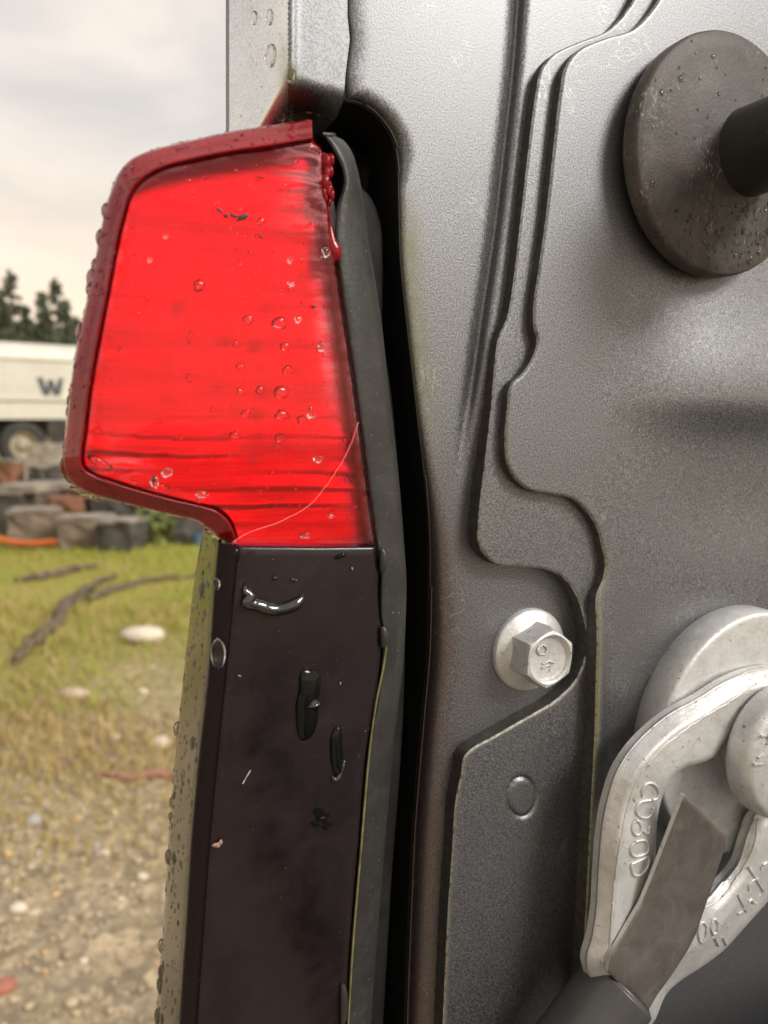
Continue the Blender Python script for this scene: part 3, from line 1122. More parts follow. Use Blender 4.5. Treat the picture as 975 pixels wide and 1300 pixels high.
# larger drops on the lens face
for (x, y, r, s) in [(253, 362, 9, 1.0), (370, 360, 7, .5), (331, 281, 6, 1.1), (327, 300, 5, .8), (300, 297, 4, .6), (241, 427, 4, 2.4), (240, 480, 5, 1.4), (315, 406, 9, .8), (355, 410, 12, .8), (300, 437, 6, .9),
                     (362, 440, 8, .9), (305, 465, 7, .8), (365, 470, 9, .8), (305, 497, 6, .9), (330, 495, 8, .7), (357, 498, 12, .8), (312, 525, 8, .7), (358, 527, 10, .8), (298, 553, 8, .8), (356, 556, 9, .8),
                     (383, 533, 8, .8), (395, 525, 6, 1.4), (404, 583, 7, .8), (388, 680, 8, .5), (212, 600, 8, .9), (196, 612, 6, 1.6), (256, 628, 10, .5), (414, 320, 6, 1.3), (408, 440, 5, 1.6), (378, 405, 5, 1.2),
                     (190, 330, 3, 1.4), (210, 300, 3, 1.2), (290, 335, 3, 1.2), (270, 520, 4, 1.0), (230, 555, 4, 1.0), (345, 600, 4, .8), (300, 420, 3, 1), (420, 655, 5, .6), (368, 330, 3.5, 1.6), (318, 320, 3.5, 1.6)]:
    blob(x, y, r * .86, r * .86 * s, r * PX * .26, HL + .0009, 'water_drop', M['water'], .28, 20, 0, int(x * 3 + y), lamp)
# blobs lying in the corner of the rim
for i, (x, y, a, b, g) in enumerate([(127, 588, 17, 7, .5), (204, 616, 12, 4, .35), (170, 612, 9, 3, .3)]):
    blob(x, y, a, b, .0011, HL - .0004, 'water_pool', M['water'], .3, 24, g, 40 + i, lamp)
# wet runs on the black lens: thin black films, with thick bright-lipped edges where the water hangs
for i, (x, y, a, b, g, hg) in enumerate([(391, 893, 16, 42, .03, .0016), (428, 955, 8, 33, -.04, .0012), 
                                         (433, 706, 8, 2.5, -.3, .0005), (410, 1040, 4, 3, 0, .0003), (300, 705, 4, 8, 0, .0004)]):
    blob(x, y, a, b, hg, HL + .00005, 'water_run', M['wet'], .22, 44, g, 90 + i, lamp, sq=.6)
for pl, r in (([(313, 741), (311, 750), (318, 755), (314, 764), (330, 769), (345, 774), (362, 772), (376, 766), (386, 756)], [.0004, .0012, .0016, .0013, .0017, .0021, .0019, .0015, .0004]),
              ([(392, 880), (397, 892), (396, 906)], [.0003, .0021, .0004]), ([(421, 985), (426, 990), (434, 980), (437, 965)], [.0003, .0008, .0008, .0003]),
              ([(347, 734), (352, 733)], [.0005, .0005]), ([(369, 735), (376, 737)], [.0004, .0005])):
    q = spline(np.array(pl, float), n=24)
    r = np.interp(np.linspace(0, 1, 24), np.linspace(0, 1, len(r)), r) * (1 + .22 * np.sin(np.linspace(0, 9, 24) + q[0, 0]))
    V, F = tube_pts(loc(q[:, 0], q[:, 1], HL + .0003), r, 12)
    mesh_obj('water_lip', V, F, M['lip'], lamp)
V, F = tube_pts(loc(np.array([308, 312, 318]), np.array([995, 988, 978]), HL + .0003), .00012, 6)
mesh_obj('scratch', V, F, M['zinc'], lamp)
m_leaf = Mat('dry_flake'); m_leaf.bsdf(Base_Color=(.35, .22, .17, 1), Roughness=.7)
for k_, (x_0, y_0, a_0, b_0) in enumerate([(275, 1073, 6, 3), (279, 1070, 3, 4), (304, 858, 2, 1.5), (447, 722, 2.5, 1), (432, 868, 3, .8)]):
    blob(x_0, y_0, a_0, b_0, .0004, HL + .0003, 'dry_flake', m_leaf.m, .6, 12, .4 * k_, 200 + k_, lamp)
for k_, (x_0, y_0, a_0, b_0) in enumerate([(408, 1036, 9, 8), (400, 1046, 6, 4), (415, 1048, 5, 6), (404, 1028, 4, 5)]):
    blob(x_0, y_0, a_0, b_0, .00005, HL + .0002, 'wet_spot', M['wet'], .7, 26, .3 * k_, 230 + k_, lamp)
drop(277, 826, HL + .0002, (-.3, 0, 1), 8, .5, 2.2)
drop(275, 740, HL - .0006, (-.5, 0, 1), 4, .5, 1.6)
# drops on the smoked side
for (x, y, r) in [(259, 748, 9), (223, 925, 9), (247, 943, 8), (239, 943, 5), (228, 985, 5), (233, 1004, 6), (226, 1010, 5), (219, 1018, 6), (217, 1036, 5), (216, 1087, 9), (224, 1090, 8), (205, 1200, 8), (210, 1228, 7),
                  (207, 1234, 9), (206, 1250, 10), (203, 1290, 10), (209, 1294, 8), (252, 816, 4), (240, 830, 4), (236, 862, 4), (231, 900, 4), (229, 1150, 5), (213, 1130, 4), (218, 1195, 4)]:
    t = np.interp(y, SO[:, 1], SO[:, 0]); t2 = np.interp(y, SI[:, 1], SI[:, 0])
    f = float(np.clip((x - t) / (t2 - t), 0, 1))
    h = HL - .030 + (.0278) * f
    drop(max(x, t + 1), y, h, (-1, 0, .35), r, .62, 1.25)
sidefine = []
side_ob = [o for o in lamp.children if o.name.startswith('side_lens')][0]
for p, n in mesh_samples(side_ob, 420, rg, lambda c, nn: (c[:, 2] > HL - .031) * 1.0):
    n = n if n[0] < 0 else -n
    sidefine.append(dome(p, n, abs(rg.normal(0, .0003)) + .00016, .5, 1.2, seg=7, rings=3))
bandob = [o for o in lamp.children if o.name.startswith('lens_edge_band')][0]
for p, n in mesh_samples(bandob, 160, rg):
    n = n if n[2] > 0 else -n
    sidefine.append(dome(p, n, abs(rg.normal(0, .0001)) + .0001, .5, 1.2, seg=6, rings=2))
V, F = join(sidefine)
tag(mesh_obj('fine_side_beads', V, F, M['water'], lamp), kind='stuff')
# drops on the body corner above
corner = [o for o in truck.children if o.name.startswith('body_corner')][0]
for (x, y, r, s) in [(323, 21, 7, 1.1), (343, 20, 6, 1.5), (345, 68, 9, 1.45), (356, 147, 6, .9), (366, 146, 6, .9), (370, 95, 6, 1.4)]:
    hh = .0045 + float(hD(np.array([x]), np.array([y]), None)[0])
    P = loc(x, y, hh)
    V, F = dome(P, np.array([-.62, -.0 if y < 100 else -.7, .75]), r * PX * .86, .5, s, seg=16, rings=7)
    mesh_obj('water_drop', V, F, M['water'], truck)
cf = []
for p, n in mesh_samples(corner, 230, rg, lambda c, nn: (nn[:, 0] < -.25) * 1.0):
    cf.append(dome(p, n if n[2] > 0 else -n, abs(rg.normal(0, .00012)) + .0001, .5, 1, seg=7, rings=3))
V, F = join(cf)
tag(mesh_obj('fine_corner_beads', V, F, M['water'], truck), kind='stuff')

# ================================================================== FLANGE BOLT
def rot2(V, c, ang):
    V = np.asarray(V, float).copy(); ca, sa = math.cos(ang), math.sin(ang)
    x, y = V[:, 0] - c[0], V[:, 1] - c[1]
    V[:, 0] = c[0] + x * ca - y * sa; V[:, 1] = c[1] + x * sa + y * ca
    return V


bolt = bpy.data.objects.new('flange_bolt', None); COL.objects.link(bolt); bolt.parent = truck; bolt.empty_display_size = .01
bolt['label'] = 'zinc plated hex flange bolt'
bc = loc(670, 824, 0)
V, F = lathe([(.0141, -.002), (.0141, .0012), (.0138, .0018), (.0130, .0022), (.0098, .0034), (.0085, .0042), (.002, .0042)], 64, bc)
mesh_obj('flange', V, F, M['zinc'], bolt)


def hexhead(R, h0, h1, c, ang, seg=96):
    V, F = [], []
    prof = [(1.0, h0), (1.0, h1 - .0022), (.985, h1 - .0012), (.955, h1 - .0003), (.90, h1), (.84, h1 - .0004), (.80, h1 - .0012), (.70, h1 - .0015), (.05, h1 - .0014)]
    for q, h in prof:
        for k in range(seg):
            t = 2 * math.pi * k / seg
            hexr = math.cos(math.pi / 6) / math.cos((t % (math.pi / 3)) - math.pi / 6)
            w = 1.0 if h < h1 - .002 else max(0, 1 - (1.0 - q) * 9)
            r = R * (w * hexr + (1 - w) * math.cos(math.pi / 6) * (1.03 if q > .93 else 1.0)) * (q if w == 0 else 1 - (1 - q))
            V.append((c[0] + r * math.cos(t + ang), c[1] + r * math.sin(t + ang), c[2] + h))
    for i in range(len(prof) - 1):
        for k in range(seg):
            k2 = (k + 1) % seg
            F.append((i * seg + k, i * seg + k2, (i + 1) * seg + k2, (i + 1) * seg + k))
    F.append(tuple((len(prof) - 1) * seg + k for k in range(seg)))
    return V, F


V, F = hexhead(.0104, .002, .0126, bc, .42)
hx = mesh_obj('hex_head', V, F, M['zinc'], bolt)
md = hx.modifiers.new('edges', 'EDGE_SPLIT'); md.split_angle = math.radians(32)
# stamped marks on the head
marks = []
for pl in ([(684, 822), (690, 818), (695, 824), (692, 831), (685, 831), (682, 826), (684, 822)], [(689, 843), (697, 839), (703, 842)], [(688, 848), (694, 845), (700, 845)], [(698, 851), (706, 845)]):
    q = np.array(pl, float)
    marks.append(tube_pts(loc(q[:, 0], q[:, 1], .0114), .00035, 6))
for q in marks:
    mesh_obj('stamped_mark', q[0], q[1], M['zinc'], bolt)

# ================================================================== STRIKER POST with its disc
striker = bpy.data.objects.new('striker_post', None); COL.objects.link(striker); striker.parent = truck; striker.empty_display_size = .02
striker['label'] = 'dark post standing out of a large scuffed disc'
hd = hC + .0092


def fit_circle(h, left, top, bottom):
    """Circle on the plane h whose picture has the given left, top and bottom."""
    best = None
    c0_ = loc((left + 105), (top + bottom) / 2, h)
    x = np.array([c0_[0], c0_[1], (bottom - top) / 2 * .0003])
    th = np.linspace(0, 2 * math.pi, 240)

    def proj(P):
        W = ORG + P[:, :1] * UAX + P[:, 1:2] * VAX + P[:, 2:3] * NRM - CAM
        z = W @ FWD
        return CX + FPX * (W @ RGT) / z, CY - FPX * (W @ UPV) / z

    def res(x):
        P = np.stack([x[0] + x[2] * np.cos(th), x[1] + x[2] * np.sin(th), np.full_like(th, h)], 1)
        a, b = proj(P)
        return np.array([a.min() - left, b.min() - top, b.max() - bottom])
    for _ in range(12):
        r = res(x); J = np.zeros((3, 3))
        for k in range(3):
            e = np.zeros(3); e[k] = 1e-5
            J[:, k] = (res(x + e) - r) / 1e-5
        x = x - np.linalg.solve(J, r)
    return x


x_, y_, R_ = fit_circle(hd, 808, 36, 350)
V, F = lathe([(R_ * .5, -.0065), (R_ * .985, -.0065), (R_ * .998, -.0058), (R_ * 1.0, -.0045), (R_ * 1.0, -.0014), (R_ * .992, -.0004), (R_ * .975, .0), (R_ * .85, .0002), (R_ * .6, .0010), (R_ * .42, .0019), (R_ * .1, .0022)], 96, (x_, y_, hd))
mesh_obj('disc', V, F, M['disc'], striker)
V, F = lathe([(R_ * .45, hC - .003), (R_ * .45, hd - .0055), (R_ * .2, hd - .005)], 48, (x_, y_, 0))
mesh_obj('spacer', V, F, M['post'], striker)
pc = loc(952, 193, hd + .002)
V, F = lathe([(.0140, -.001), (.0139, .0004), (.0138, .0012), (.0138, .004), (.0138, .034), (.0150, .036), (.0210, .037), (.0225, .039), (.0225, .043), (.0210, .0455), (.004, .047)], 64, pc)
mesh_obj('post', V, F, M['post'], striker)
dv = []
for k in range(900):
    a = rg.uniform(0, 2 * math.pi); r = R_ * math.sqrt(rg.uniform(.12, .92))
    X, Y = r * math.cos(a), r * math.sin(a)
    w = .9 if Y < -.4 * R_ + .2 * X else .09
    if rg.uniform() > w:
        continue
    zz = np.interp(r / R_, [.1, .42, .6, .85, .975], [.0022, .0019, .0010, .0002, 0])
    dv.append(dome(np.array([x_ + X, y_ + Y, hd + zz]), np.array([0, 0, 1.0]), abs(rg.normal(0, .00025)) + .0003, .5, 1.2, seg=8, rings=3))
V, F = join(dv)
tag(mesh_obj('fine_disc_beads', V, F, M['water'], striker), kind='stuff')

# ================================================================== ANCHOR STUD for the tailgate cable
stud = bpy.data.objects.new('anchor_stud', None); COL.objects.link(stud); stud.parent = truck; stud.empty_display_size = .02
stud['label'] = 'zinc plated stud with a thick round washer'
hw = hC + .0120
xw, yw, Rw = fit_circle(hw, 836, 777, 1085)
V, F = lathe([(Rw * .98, -.0125), (Rw * 1.0, -.0120), (Rw, -.0010), (Rw * .985, -.0002), (Rw * .97, 0), (Rw * .95, .0001), (Rw * .6, .0003), (Rw * .3, .0004)], 96, (xw, yw, hw))
mesh_obj('washer', V, F, M['zinc'], stud)
hh = hw + .0200
xs, ys, Rs = fit_circle(hh, 951, 876, 1046)
V, F = lathe([(Rs * .62, -.022), (Rs * .62, -.0125), (Rs * .70, -.0118), (Rs * .93, -.0108), (Rs * .99, -.0095), (Rs, -.0078), (Rs, -.0040), (Rs * .985, -.0022), (Rs * .95, -.0008), (Rs * .88, .0), (Rs * .5, .0002), (Rs * .05, .0002)], 96, (xs, ys, hh))
mesh_obj('stud_head', V, F, M['zinc'], stud)
mk_ = []
for pl in ([(962, 962), (970, 957)], [(957, 971), (968, 970)], [(966, 935), (974, 934)], [(973, 933), (976, 940), (973, 945)]):
    q = np.array(pl, float)
    mk_.append(tube_pts(loc(q[:, 0], q[:, 1], hh + .0002), .0005, 6))
for q in mk_:
    mesh_obj('stamped_mark', q[0], q[1], M['zinc'], stud)

# ================================================================== TAILGATE CABLE (hooked over the stud)
cable = empty('tailgate_cable', 'tailgate support cable with pale forged eye, spring clip and dark sleeve', 'tailgate cable', matrix=PANEL)
hE = hw + .0090
eye_out = spline([(742, 1219), (749, 1190), (755, 1150), (757, 1110), (761, 1060), (768, 1018), (780, 980), (797, 952), (822, 925), (850, 903), (885, 884), (915, 865), (945, 852), (975, 846), (1015, 850), (1050, 880), (1066, 930),
                  (1062, 990), (1040, 1050), (1006, 1100), (978, 1140), (950, 1172), (918, 1207), (890, 1228), (864, 1245), (846, 1262), (828, 1300), (800, 1320), (770, 1300), (755, 1260)], closed=True, step=2.8)
eye_in = spline([(836, 1130), (833, 1095), (833, 1060), (838, 1022), (849, 993), (866, 976), (890, 968), (905, 962), (920, 942), (945, 915), (975, 905), (1005, 925), (1012, 970), (990, 1010), (955, 1035), (944, 1062), (933, 1095),
                 (915, 1118), (895, 1140), (872, 1155), (850, 1152)], closed=True, step=2.8)


def hEye(px, py, d):
    P = np.stack([px, py], 1)
    do = edge_dist(P, eye_out); di = edge_dist(P, eye_in)
    cc_ = 1 - do / 25.0
    ch = -0.0048 * (np.sqrt(cc_ * cc_ + .002) + cc_) / 2 * (1 - .45 * sstep(850, 930, px) * sstep(1060, 1180, py))
    ci = -0.0045 * np.clip(1 - di / 24.0, 0, 1) ** 1.3 * sstep(880, 930, px) * sstep(1000, 1060, py)
    ri = -0.0012 * np.clip(1 - di / 5.0, 0, 1) ** 2
    ro_ = -0.0012 * np.clip(1 - do / 4.0, 0, 1) ** 2
    ridge = 0
    wave = .0004 * np.sin(px * .045 + py * .02) + .0003 * np.sin(py * .06)
    return ch + ci + ri + ro_ + ridge + wave


sheet('forged_eye', [eye_out, eye_in], hE, hEye, M['zinc'], cable, 3.0, rings=(1.0, 2.5, 4.5), wall=.0022, follow=True)
# raised forging marks
raised = []
gl1 = [[(816, 1011), (815, 1003), (819, 996), (826, 994), (833, 998), (836, 1006), (834, 1013), (828, 1016)],
       [(826, 1016), (813, 1018), (808, 1024), (808, 1032), (813, 1037), (821, 1038), (827, 1033), (829, 1025)],
       [(807, 1041), (803, 1047), (803, 1055), (807, 1060), (812, 1058), (814, 1050), (811, 1043), (807, 1041)], [(814, 1053), (822, 1058), (824, 1048)],
       [(806, 1069), (801, 1075), (801, 1083), (806, 1087), (816, 1085), (822, 1081), (823, 1073), (819, 1067), (811, 1067), (806, 1069)],
       [(801, 1097), (812, 1092), (823, 1087), (823, 1097), (819, 1105), (811, 1111), (804, 1110), (802, 1104), (801, 1097)]]
for pl in gl1:
    q = spline(np.array(pl, float), step=1.5)
    hh_ = hE + hEye(q[:, 0], q[:, 1], None)
    P = loc(q[:, 0], q[:, 1], hh_); P[:, 2] = hh_ + .0001
    raised.append(tube_pts(P, .00052, 6))
gl2 = [[(888, 1172), (893, 1170), (897, 1176), (896, 1190), (892, 1197), (888, 1194), (886, 1184), (888, 1172)], [(904, 1168), (908, 1166), (911, 1172), (910, 1183), (905, 1186), (902, 1178), (904, 1168)],
       [(907, 1190), (912, 1200)], [(917, 1189), (922, 1199)], [(936, 1135), (947, 1157)], [(950, 1100), (969, 1131)], [(936, 1160), (942, 1157), (944, 1150)], [(951, 1131), (950, 1124), (955, 1117), (962, 1115)], [(959, 1146), (964, 1135)], [(968, 1098), (974, 1094)], [(951, 1144), (953, 1141), (956, 1146)]]
for pl in gl2:
    q = resample(np.array(pl, float), step=1.5)
    hh_ = hE + hEye(q[:, 0], q[:, 1], None); P = loc(q[:, 0], q[:, 1], hh_); P[:, 2] = hh_ + .0001
    raised.append(tube_pts(P, .0005, 6))
for q in raised:
    mesh_obj('raised_letter', q[0], q[1], M['zinc'], cable)

for pl in ([(770, 1222), (775, 1190), (780, 1120), (789, 1060), (804, 1003), (829, 962), (870, 926), (920, 894), (960, 868)], [(963, 1040), (956, 1078), (936, 1114), (916, 1140), (893, 1153)]):
    q = spline(np.array(pl, float), step=4)
    q = q + np.random.default_rng(8).normal(size=q.shape) * .5
    hh_ = hE + hEye(q[:, 0], q[:, 1], None)
    P = loc(q[:, 0], q[:, 1], hh_)
    V, F = tube_pts(P, .00038, 6)
    mesh_obj('forging_seam', V, F, M['zinc'], cable)

# spring clip: bent plate lying over the eye
clip_o = resample(np.array([(869, 1008), (897, 1036), (922, 1061), (921, 1074), (911, 1105), (899, 1140), (884, 1185), (874, 1205), (850, 1242), (835, 1262), (823, 1283), (797, 1258), (771, 1234), (776, 1212), (792, 1184), (814, 1147), (827, 1116), (846, 1067)], float), step=2.8, closed=True)


def hclip(px, py, d):
    s = ((px - 814) * .31 + (py - 1147) * -.95)           # along the plate, from the fold
    up = .006 * np.clip(s / 140.0, 0, 1) ** 1.1
    dn = -.0015 * np.clip(-s / 120, 0, 1)
    cup = .0006 * np.sin((px * .7 + py * .7 - 1400) * .03)
    return up + dn + cup - .0004 * np.clip(1 - d / 3, 0, 1) ** 2


sheet('spring_clip', [clip_o], hE + .0035, hclip, M['spring'], cable, 5.0, rings=(1.2, 3.0), wall=.0014, follow=True, wall_mat=M['zinc'])

# sleeve over the cable end
pa = loc(786, 1251, hE - .004); pb = loc(786 - 138, 1251 + 190, hE - .004)
ax = pb - pa
tt = np.array([-.02, 0, .005, .012, .02, .3, .6, 1.0])
rr = np.array([.0108, .0122, .0127, .0129, .0129, .0129, .0128, .0128])
V, F = tube_pts(np.array([pa + ax * t for t in tt]), rr, 40)
mesh_obj('sleeve', V, F, M['sleeve'], cable)

# ================================================================== GROUND
def mk_ground():
    m = Mat('gravel_and_moss_ground')
    o = m.tc.outputs['Object']
    n1 = m.noise(9, 8, .7); n2 = m.noise(60, 5, .65)
    c = m.ramp(n1, [(.3, (.33, .255, .155)), (.5, (.44, .35, .22)), (.7, (.50, .41, .275))])
    st = m.voro(38, out='Color')
    g = m.n('ShaderNodeRGBToBW'); m.l(st, g.inputs[0])
    c = m.mix(1.0, c, m.ramp(g.outputs[0], [(.2, .62), (.6, 1.0), (.9, 1.4)]), 'MULTIPLY')
    c = m.mix(m.ramp(n2, [(.35, .5), (.55, 0)]), c, (.15, .115, .085))
    sp = m.n('ShaderNodeSeparateXYZ'); m.l(o, sp.inputs[0])
    edge = m.math('ADD', sp.outputs['Y'], m.math('MULTIPLY', m.math('SUBTRACT', m.noise(1.1, 5, .6), .5), 3.0))
    gf = m.ramp(m.math('MULTIPLY', edge, .1), [(.25, 0), (.42, 1)])
    grass = m.ramp(m.noise(1.6, 6, .65, .5), [(.3, (.40, .28, .09)), (.5, (.30, .265, .045)), (.7, (.28, .30, .035))])
    c = m.mix(gf, c, grass)
    nb = m.bump(n2, .6, .02); nb = m.bump(st, .5, .008, nb)
    m.bsdf(Base_Color=c, Roughness=.75, Normal=nb)
    return m.m


gv, gf_ = [], []
xs_ = np.r_[np.linspace(-600, -12, 12), np.linspace(-10, 10, 60), np.linspace(12, 600, 12)]
ys_ = np.r_[np.linspace(-300, -6, 8), np.linspace(-5, 16, 70), np.linspace(18, 900, 14)]
for y in ys_:
    for x in xs_:
        near = math.exp(-((x + 1) / 8) ** 2 - ((y - 5) / 8) ** 2)
        gv.append((x, y, near * .035 * (math.sin(x * 2.3 + y) * math.cos(y * 1.7 - x * .6))))
nx = len(xs_)
for j in range(len(ys_) - 1):
    for i in range(nx - 1):
        gf_.append((j * nx + i, j * nx + i + 1, (j + 1) * nx + i + 1, (j + 1) * nx + i))
ground = tag(mesh_obj('ground', gv, gf_, mk_ground()), kind='structure')


def gz(x, y):
    near = math.exp(-((x + 1) / 8) ** 2 - ((y - 5) / 8) ** 2)
    return near * .035 * (math.sin(x * 2.3 + y) * math.cos(y * 1.7 - x * .6))


# ---- stones
def stone_mesh(seed, sub=2, flat=.6):
    import bmesh
    bm = bmesh.new(); bmesh.ops.create_icosphere(bm, subdivisions=sub, radius=1)
    r_ = np.random.default_rng(seed)
    D = r_.normal(size=(7, 3)); D /= np.linalg.norm(D, axis=1)[:, None]; w = r_.uniform(.55, .95, 7)
    for v in bm.verts:
        p = np.array(v.co)
        s = 1.0
        for d_, ww in zip(D, w):
            k = p @ d_
            if k > ww: s = min(s, ww / k * .5 + .5)
        v.co = Vector(p * s * (1, 1, flat))
    V = [tuple(v.co) for v in bm.verts]; F = [tuple(v.index for v in f.verts) for f in bm.faces]
    bm.free()
    return V, F


pc_ = []
peb_cols = [(.48, .385, .25), (.66, .58, .45), (.36, .275, .18), (.55, .37, .2), (.40, .345, .275)]
mats_peb = [simple('pebble_%s' % n, c, .6, var=.3, scale=30, bump=.3, bscale=120, bdist=.003) for n, c in zip(('tan', 'pale', 'brown', 'ochre', 'grey'), peb_cols)]
protos = [stone_mesh(100 + k, 1) for k in range(6)]
acc = [[] for _ in mats_peb]
rp = np.random.default_rng(11)
for k in range(6500):
    y = .75 + 3.6 * rp.beta(1.1, 2.0); x = rp.uniform(-.85 * y - .3, .25 * y + .1)
    if y > 2.6 and rp.uniform() < .5: continue
    s = abs(rp.normal(0, .0050)) + .003
    V, F = protos[rp.integers(6)]
    a = rp.uniform(0, 6.28); ca, sa = math.cos(a), math.sin(a)
    Vv = np.array(V) * s * np.array([1, rp.uniform(.6, 1), 1]); X = Vv[:, 0] * ca - Vv[:, 1] * sa; Y = Vv[:, 0] * sa + Vv[:, 1] * ca
    acc[rp.choice(5, p=[.5, .07, .29, .05, .09])].append((np.c_[X + x, Y + y, Vv[:, 2] + gz(x, y) + s * .25], F))
for i, a in enumerate(acc):
    V, F = join(a)
    o = mesh_obj('gravel', V, F, mats_peb[i])
    tag(o, ['tan', 'pale', 'dark brown', 'ochre', 'grey'][i] + ' gravel strewn over the yard ground', 'gravel', kind='stuff')

m_white = simple('pale_stone', (.66, .58, .46), .6, var=.15, scale=12, bump=.3, bscale=60, bdist=.004)
m_pink = simple('pinkish_stone', (.52, .40, .31), .6, var=.15, scale=12, bump=.3, bscale=60, bdist=.004)
m_grey = simple('grey_stone', (.40, .37, .35), .6, var=.2, scale=12, bump=.3, bscale=60, bdist=.004)
m_brick = simple('red_stone', (.38, .15, .10), .7, var=.2, scale=12, bump=.3, bscale=60, bdist=.004)
stones = [(181, 818, 58, 'long pale flat stone lying in the mossy grass', m_white, .32), (95, 887, 40, 'pinkish stone lying in dry grass below the fallen branch', m_pink, .5),
          (205, 947, 28, 'round pale stone in short grass beside the lamp edge', m_white, .8), (182, 885, 13, 'small pale pebble standing in the grass right of pinkish stone', m_white, .8),
          (146, 938, 13, 'small cream pebble in moss left of the round pale stone', m_white, .8), (144, 1031, 13, 'single cream pebble below the reddish stick', m_white, .8),
          (43, 1046, 22, 'rounded grey pebble at the far left of the gravel', m_grey, .8), (134, 1082, 13, 'white pebble touching the bluish pebble in gravel', m_white, .8), (123, 1073, 13, 'bluish grey pebble beside the white pebble', m_grey, .8),
          (181, 1109, 14, 'pale pebble in gravel close to the lamp edge', m_white, .8), (24, 1159, 20, 'rounded cream stone near the left edge of the gravel', m_white, .8), (106, 1221, 11, 'little round cream pebble low in the gravel', m_white, .9),
          (4, 1262, 30, 'brick red stone cut off by the left edge', m_brick, .7), (143, 1088, 0, '', m_white, .8)]
for i, (x, y, w, lab, mt, fl_) in enumerate(stones):
    if not w: continue
    g = gnd(x, y); dist = np.linalg.norm(g - CAM)
    s = w / 2 * dist / FPX
    V, F = stone_mesh(20 + i, 2, fl_ if fl_ > .4 else .5)
    V = np.array(V) * s * np.array([1, .7, .8])
    o = mesh_obj('stone', V, F, mt); o.location = (g[0], g[1], gz(g[0], g[1]) + s * .22); o.rotation_euler = (0, 0, rp.uniform(-.3, .3))
    tag(o, lab, 'stone', 'loose stones in the yard')

# ---- fallen branch and sticks
m_bark = simple('weathered_bark', (.125, .09, .062), .8, var=.5, scale=14, bump=.6, bscale=50, bdist=.01)
m_stick = simple('red_stick_bark', (.34, .16, .12), .7, var=.25, scale=25, bump=.4, bscale=90, bdist=.004)


def ground_tube(pxs, rad, name, mat, label, cat, group=None, lift=.6, jit=.3):
    P = np.array([gnd(*p) for p in pxs])
    P = spline(P, n=len(pxs) * 4)
    r = np.interp(np.linspace(0, 1, len(P)), np.linspace(0, 1, len(rad)), rad)
    P[:, 2] = [gz(a, b) for a, b in P[:, :2]] + r * lift
    P[1:-1] += np.random.default_rng(5).normal(size=P[1:-1].shape) * r[1:-1, None] * jit
    V, F = tube_pts(P, r, 9)
    return tag(mesh_obj(name, V, F, mat), label, cat, group)


ground_tube([(18, 842), (45, 818), (68, 800), (88, 775), (110, 752), (128, 738), (150, 730)], [.02, .03, .034, .04, .03, .024, .014], 'fallen_branch', m_bark, 'thick bare branch lying slantwise in the mossy grass', 'branch', lift=1.0)
ground_tube([(112, 762), (150, 745), (190, 735), (230, 731), (275, 729)], [.02, .028, .026, .02, .012], 'fallen_branch', m_bark, 'second branch running right from the slanting one towards the lamp', 'branch', lift=.9)
ground_tube([(20, 742), (60, 735), (100, 725), (125, 722)], [.02, .03, .03, .02], 'fallen_branch', m_bark, 'thin dark branch behind the slanting branch', 'branch', lift=.9)
ground_tube([(120, 984), (145, 986), (165, 988), (195, 984), (225, 985), (260, 986)], [.006, .011, .013, .014, .014, .012], 'stick', m_stick, 'reddish bare stick lying across the gravel edge', 'stick', lift=.9)

# ---- grass and moss
def mk_grass(name, c1, c2):
    m = Mat(name)
    c = m.mix(m.noise(2.5, 3), c1, c2)
    m.bsdf(Base_Color=c, Roughness=.6)
    return m.m


def blades(n, yr, dens, hgt, name, mat, label, seed, xr=(-.95, .35)):
    r_ = np.random.default_rng(seed)
    V, F = [], []
    y = r_.uniform(yr[0], yr[1], n * 4); x = r_.uniform(xr[0], xr[1], n * 4) * y
    cl_ = np.sin(x * 3.1 + 1.3 * np.sin(y * 2.2)) + np.sin(y * 4.1 + x * 1.7) + r_.normal(size=n * 4) * .7
    keep = cl_ > dens
    x, y = x[keep][:n], y[keep][:n]
    m = len(x)
    a = r_.uniform(0, 6.28, m); hg = hgt * r_.uniform(.4, 1.3, m); w = .0016 + .0009 * y / 3 + .001 * r_.uniform(size=m); ln = r_.normal(0, .5, (m, 2)) * hg[:, None]
    z = np.array([gz(p, q) for p, q in zip(x, y)])
    dx, dy = np.cos(a) * w, np.sin(a) * w
    P0 = np.c_[x - dx, y - dy, z]; P1 = np.c_[x + dx, y + dy, z]
    Mid0 = np.c_[x - dx * .8 + ln[:, 0] * .35, y - dy * .8 + ln[:, 1] * .35, z + hg * .6]; Mid1 = np.c_[x + dx * .8 + ln[:, 0] * .35, y + dy * .8 + ln[:, 1] * .35, z + hg * .6]
    T = np.c_[x + ln[:, 0], y + ln[:, 1], z + hg]
    V = np.stack([P0, P1, Mid1, Mid0, T], 1).reshape(-1, 3)
    b = np.arange(m) * 5
    F = [tuple(q) for q in np.stack([b, b + 1, b + 2, b + 3], 1)] + [tuple(q) for q in np.stack([b + 3, b + 2, b + 4], 1)]
    return tag(mesh_obj(name, V, F, mat), label, 'grass', kind='stuff')


blades(34000, (2.8, 10.5), -.9, .05, 'moss_grass', mk_grass('moss_green', (.24, .30, .03), (.38, .39, .05)), 'low yellow green mossy grass over the yard', 1)
blades(8000, (2.3, 4.6), -.3, .06, 'dry_grass', mk_grass('dry_straw', (.42, .30, .11), (.50, .37, .16)), 'dry straw coloured grass in thin tufts', 2)
blades(5000, (1.7, 3.2), .2, .035, 'sparse_grass', mk_grass('olive_moss', (.38, .31, .09), (.46, .36, .13)), 'sparse olive grass at the gravel edge', 3)

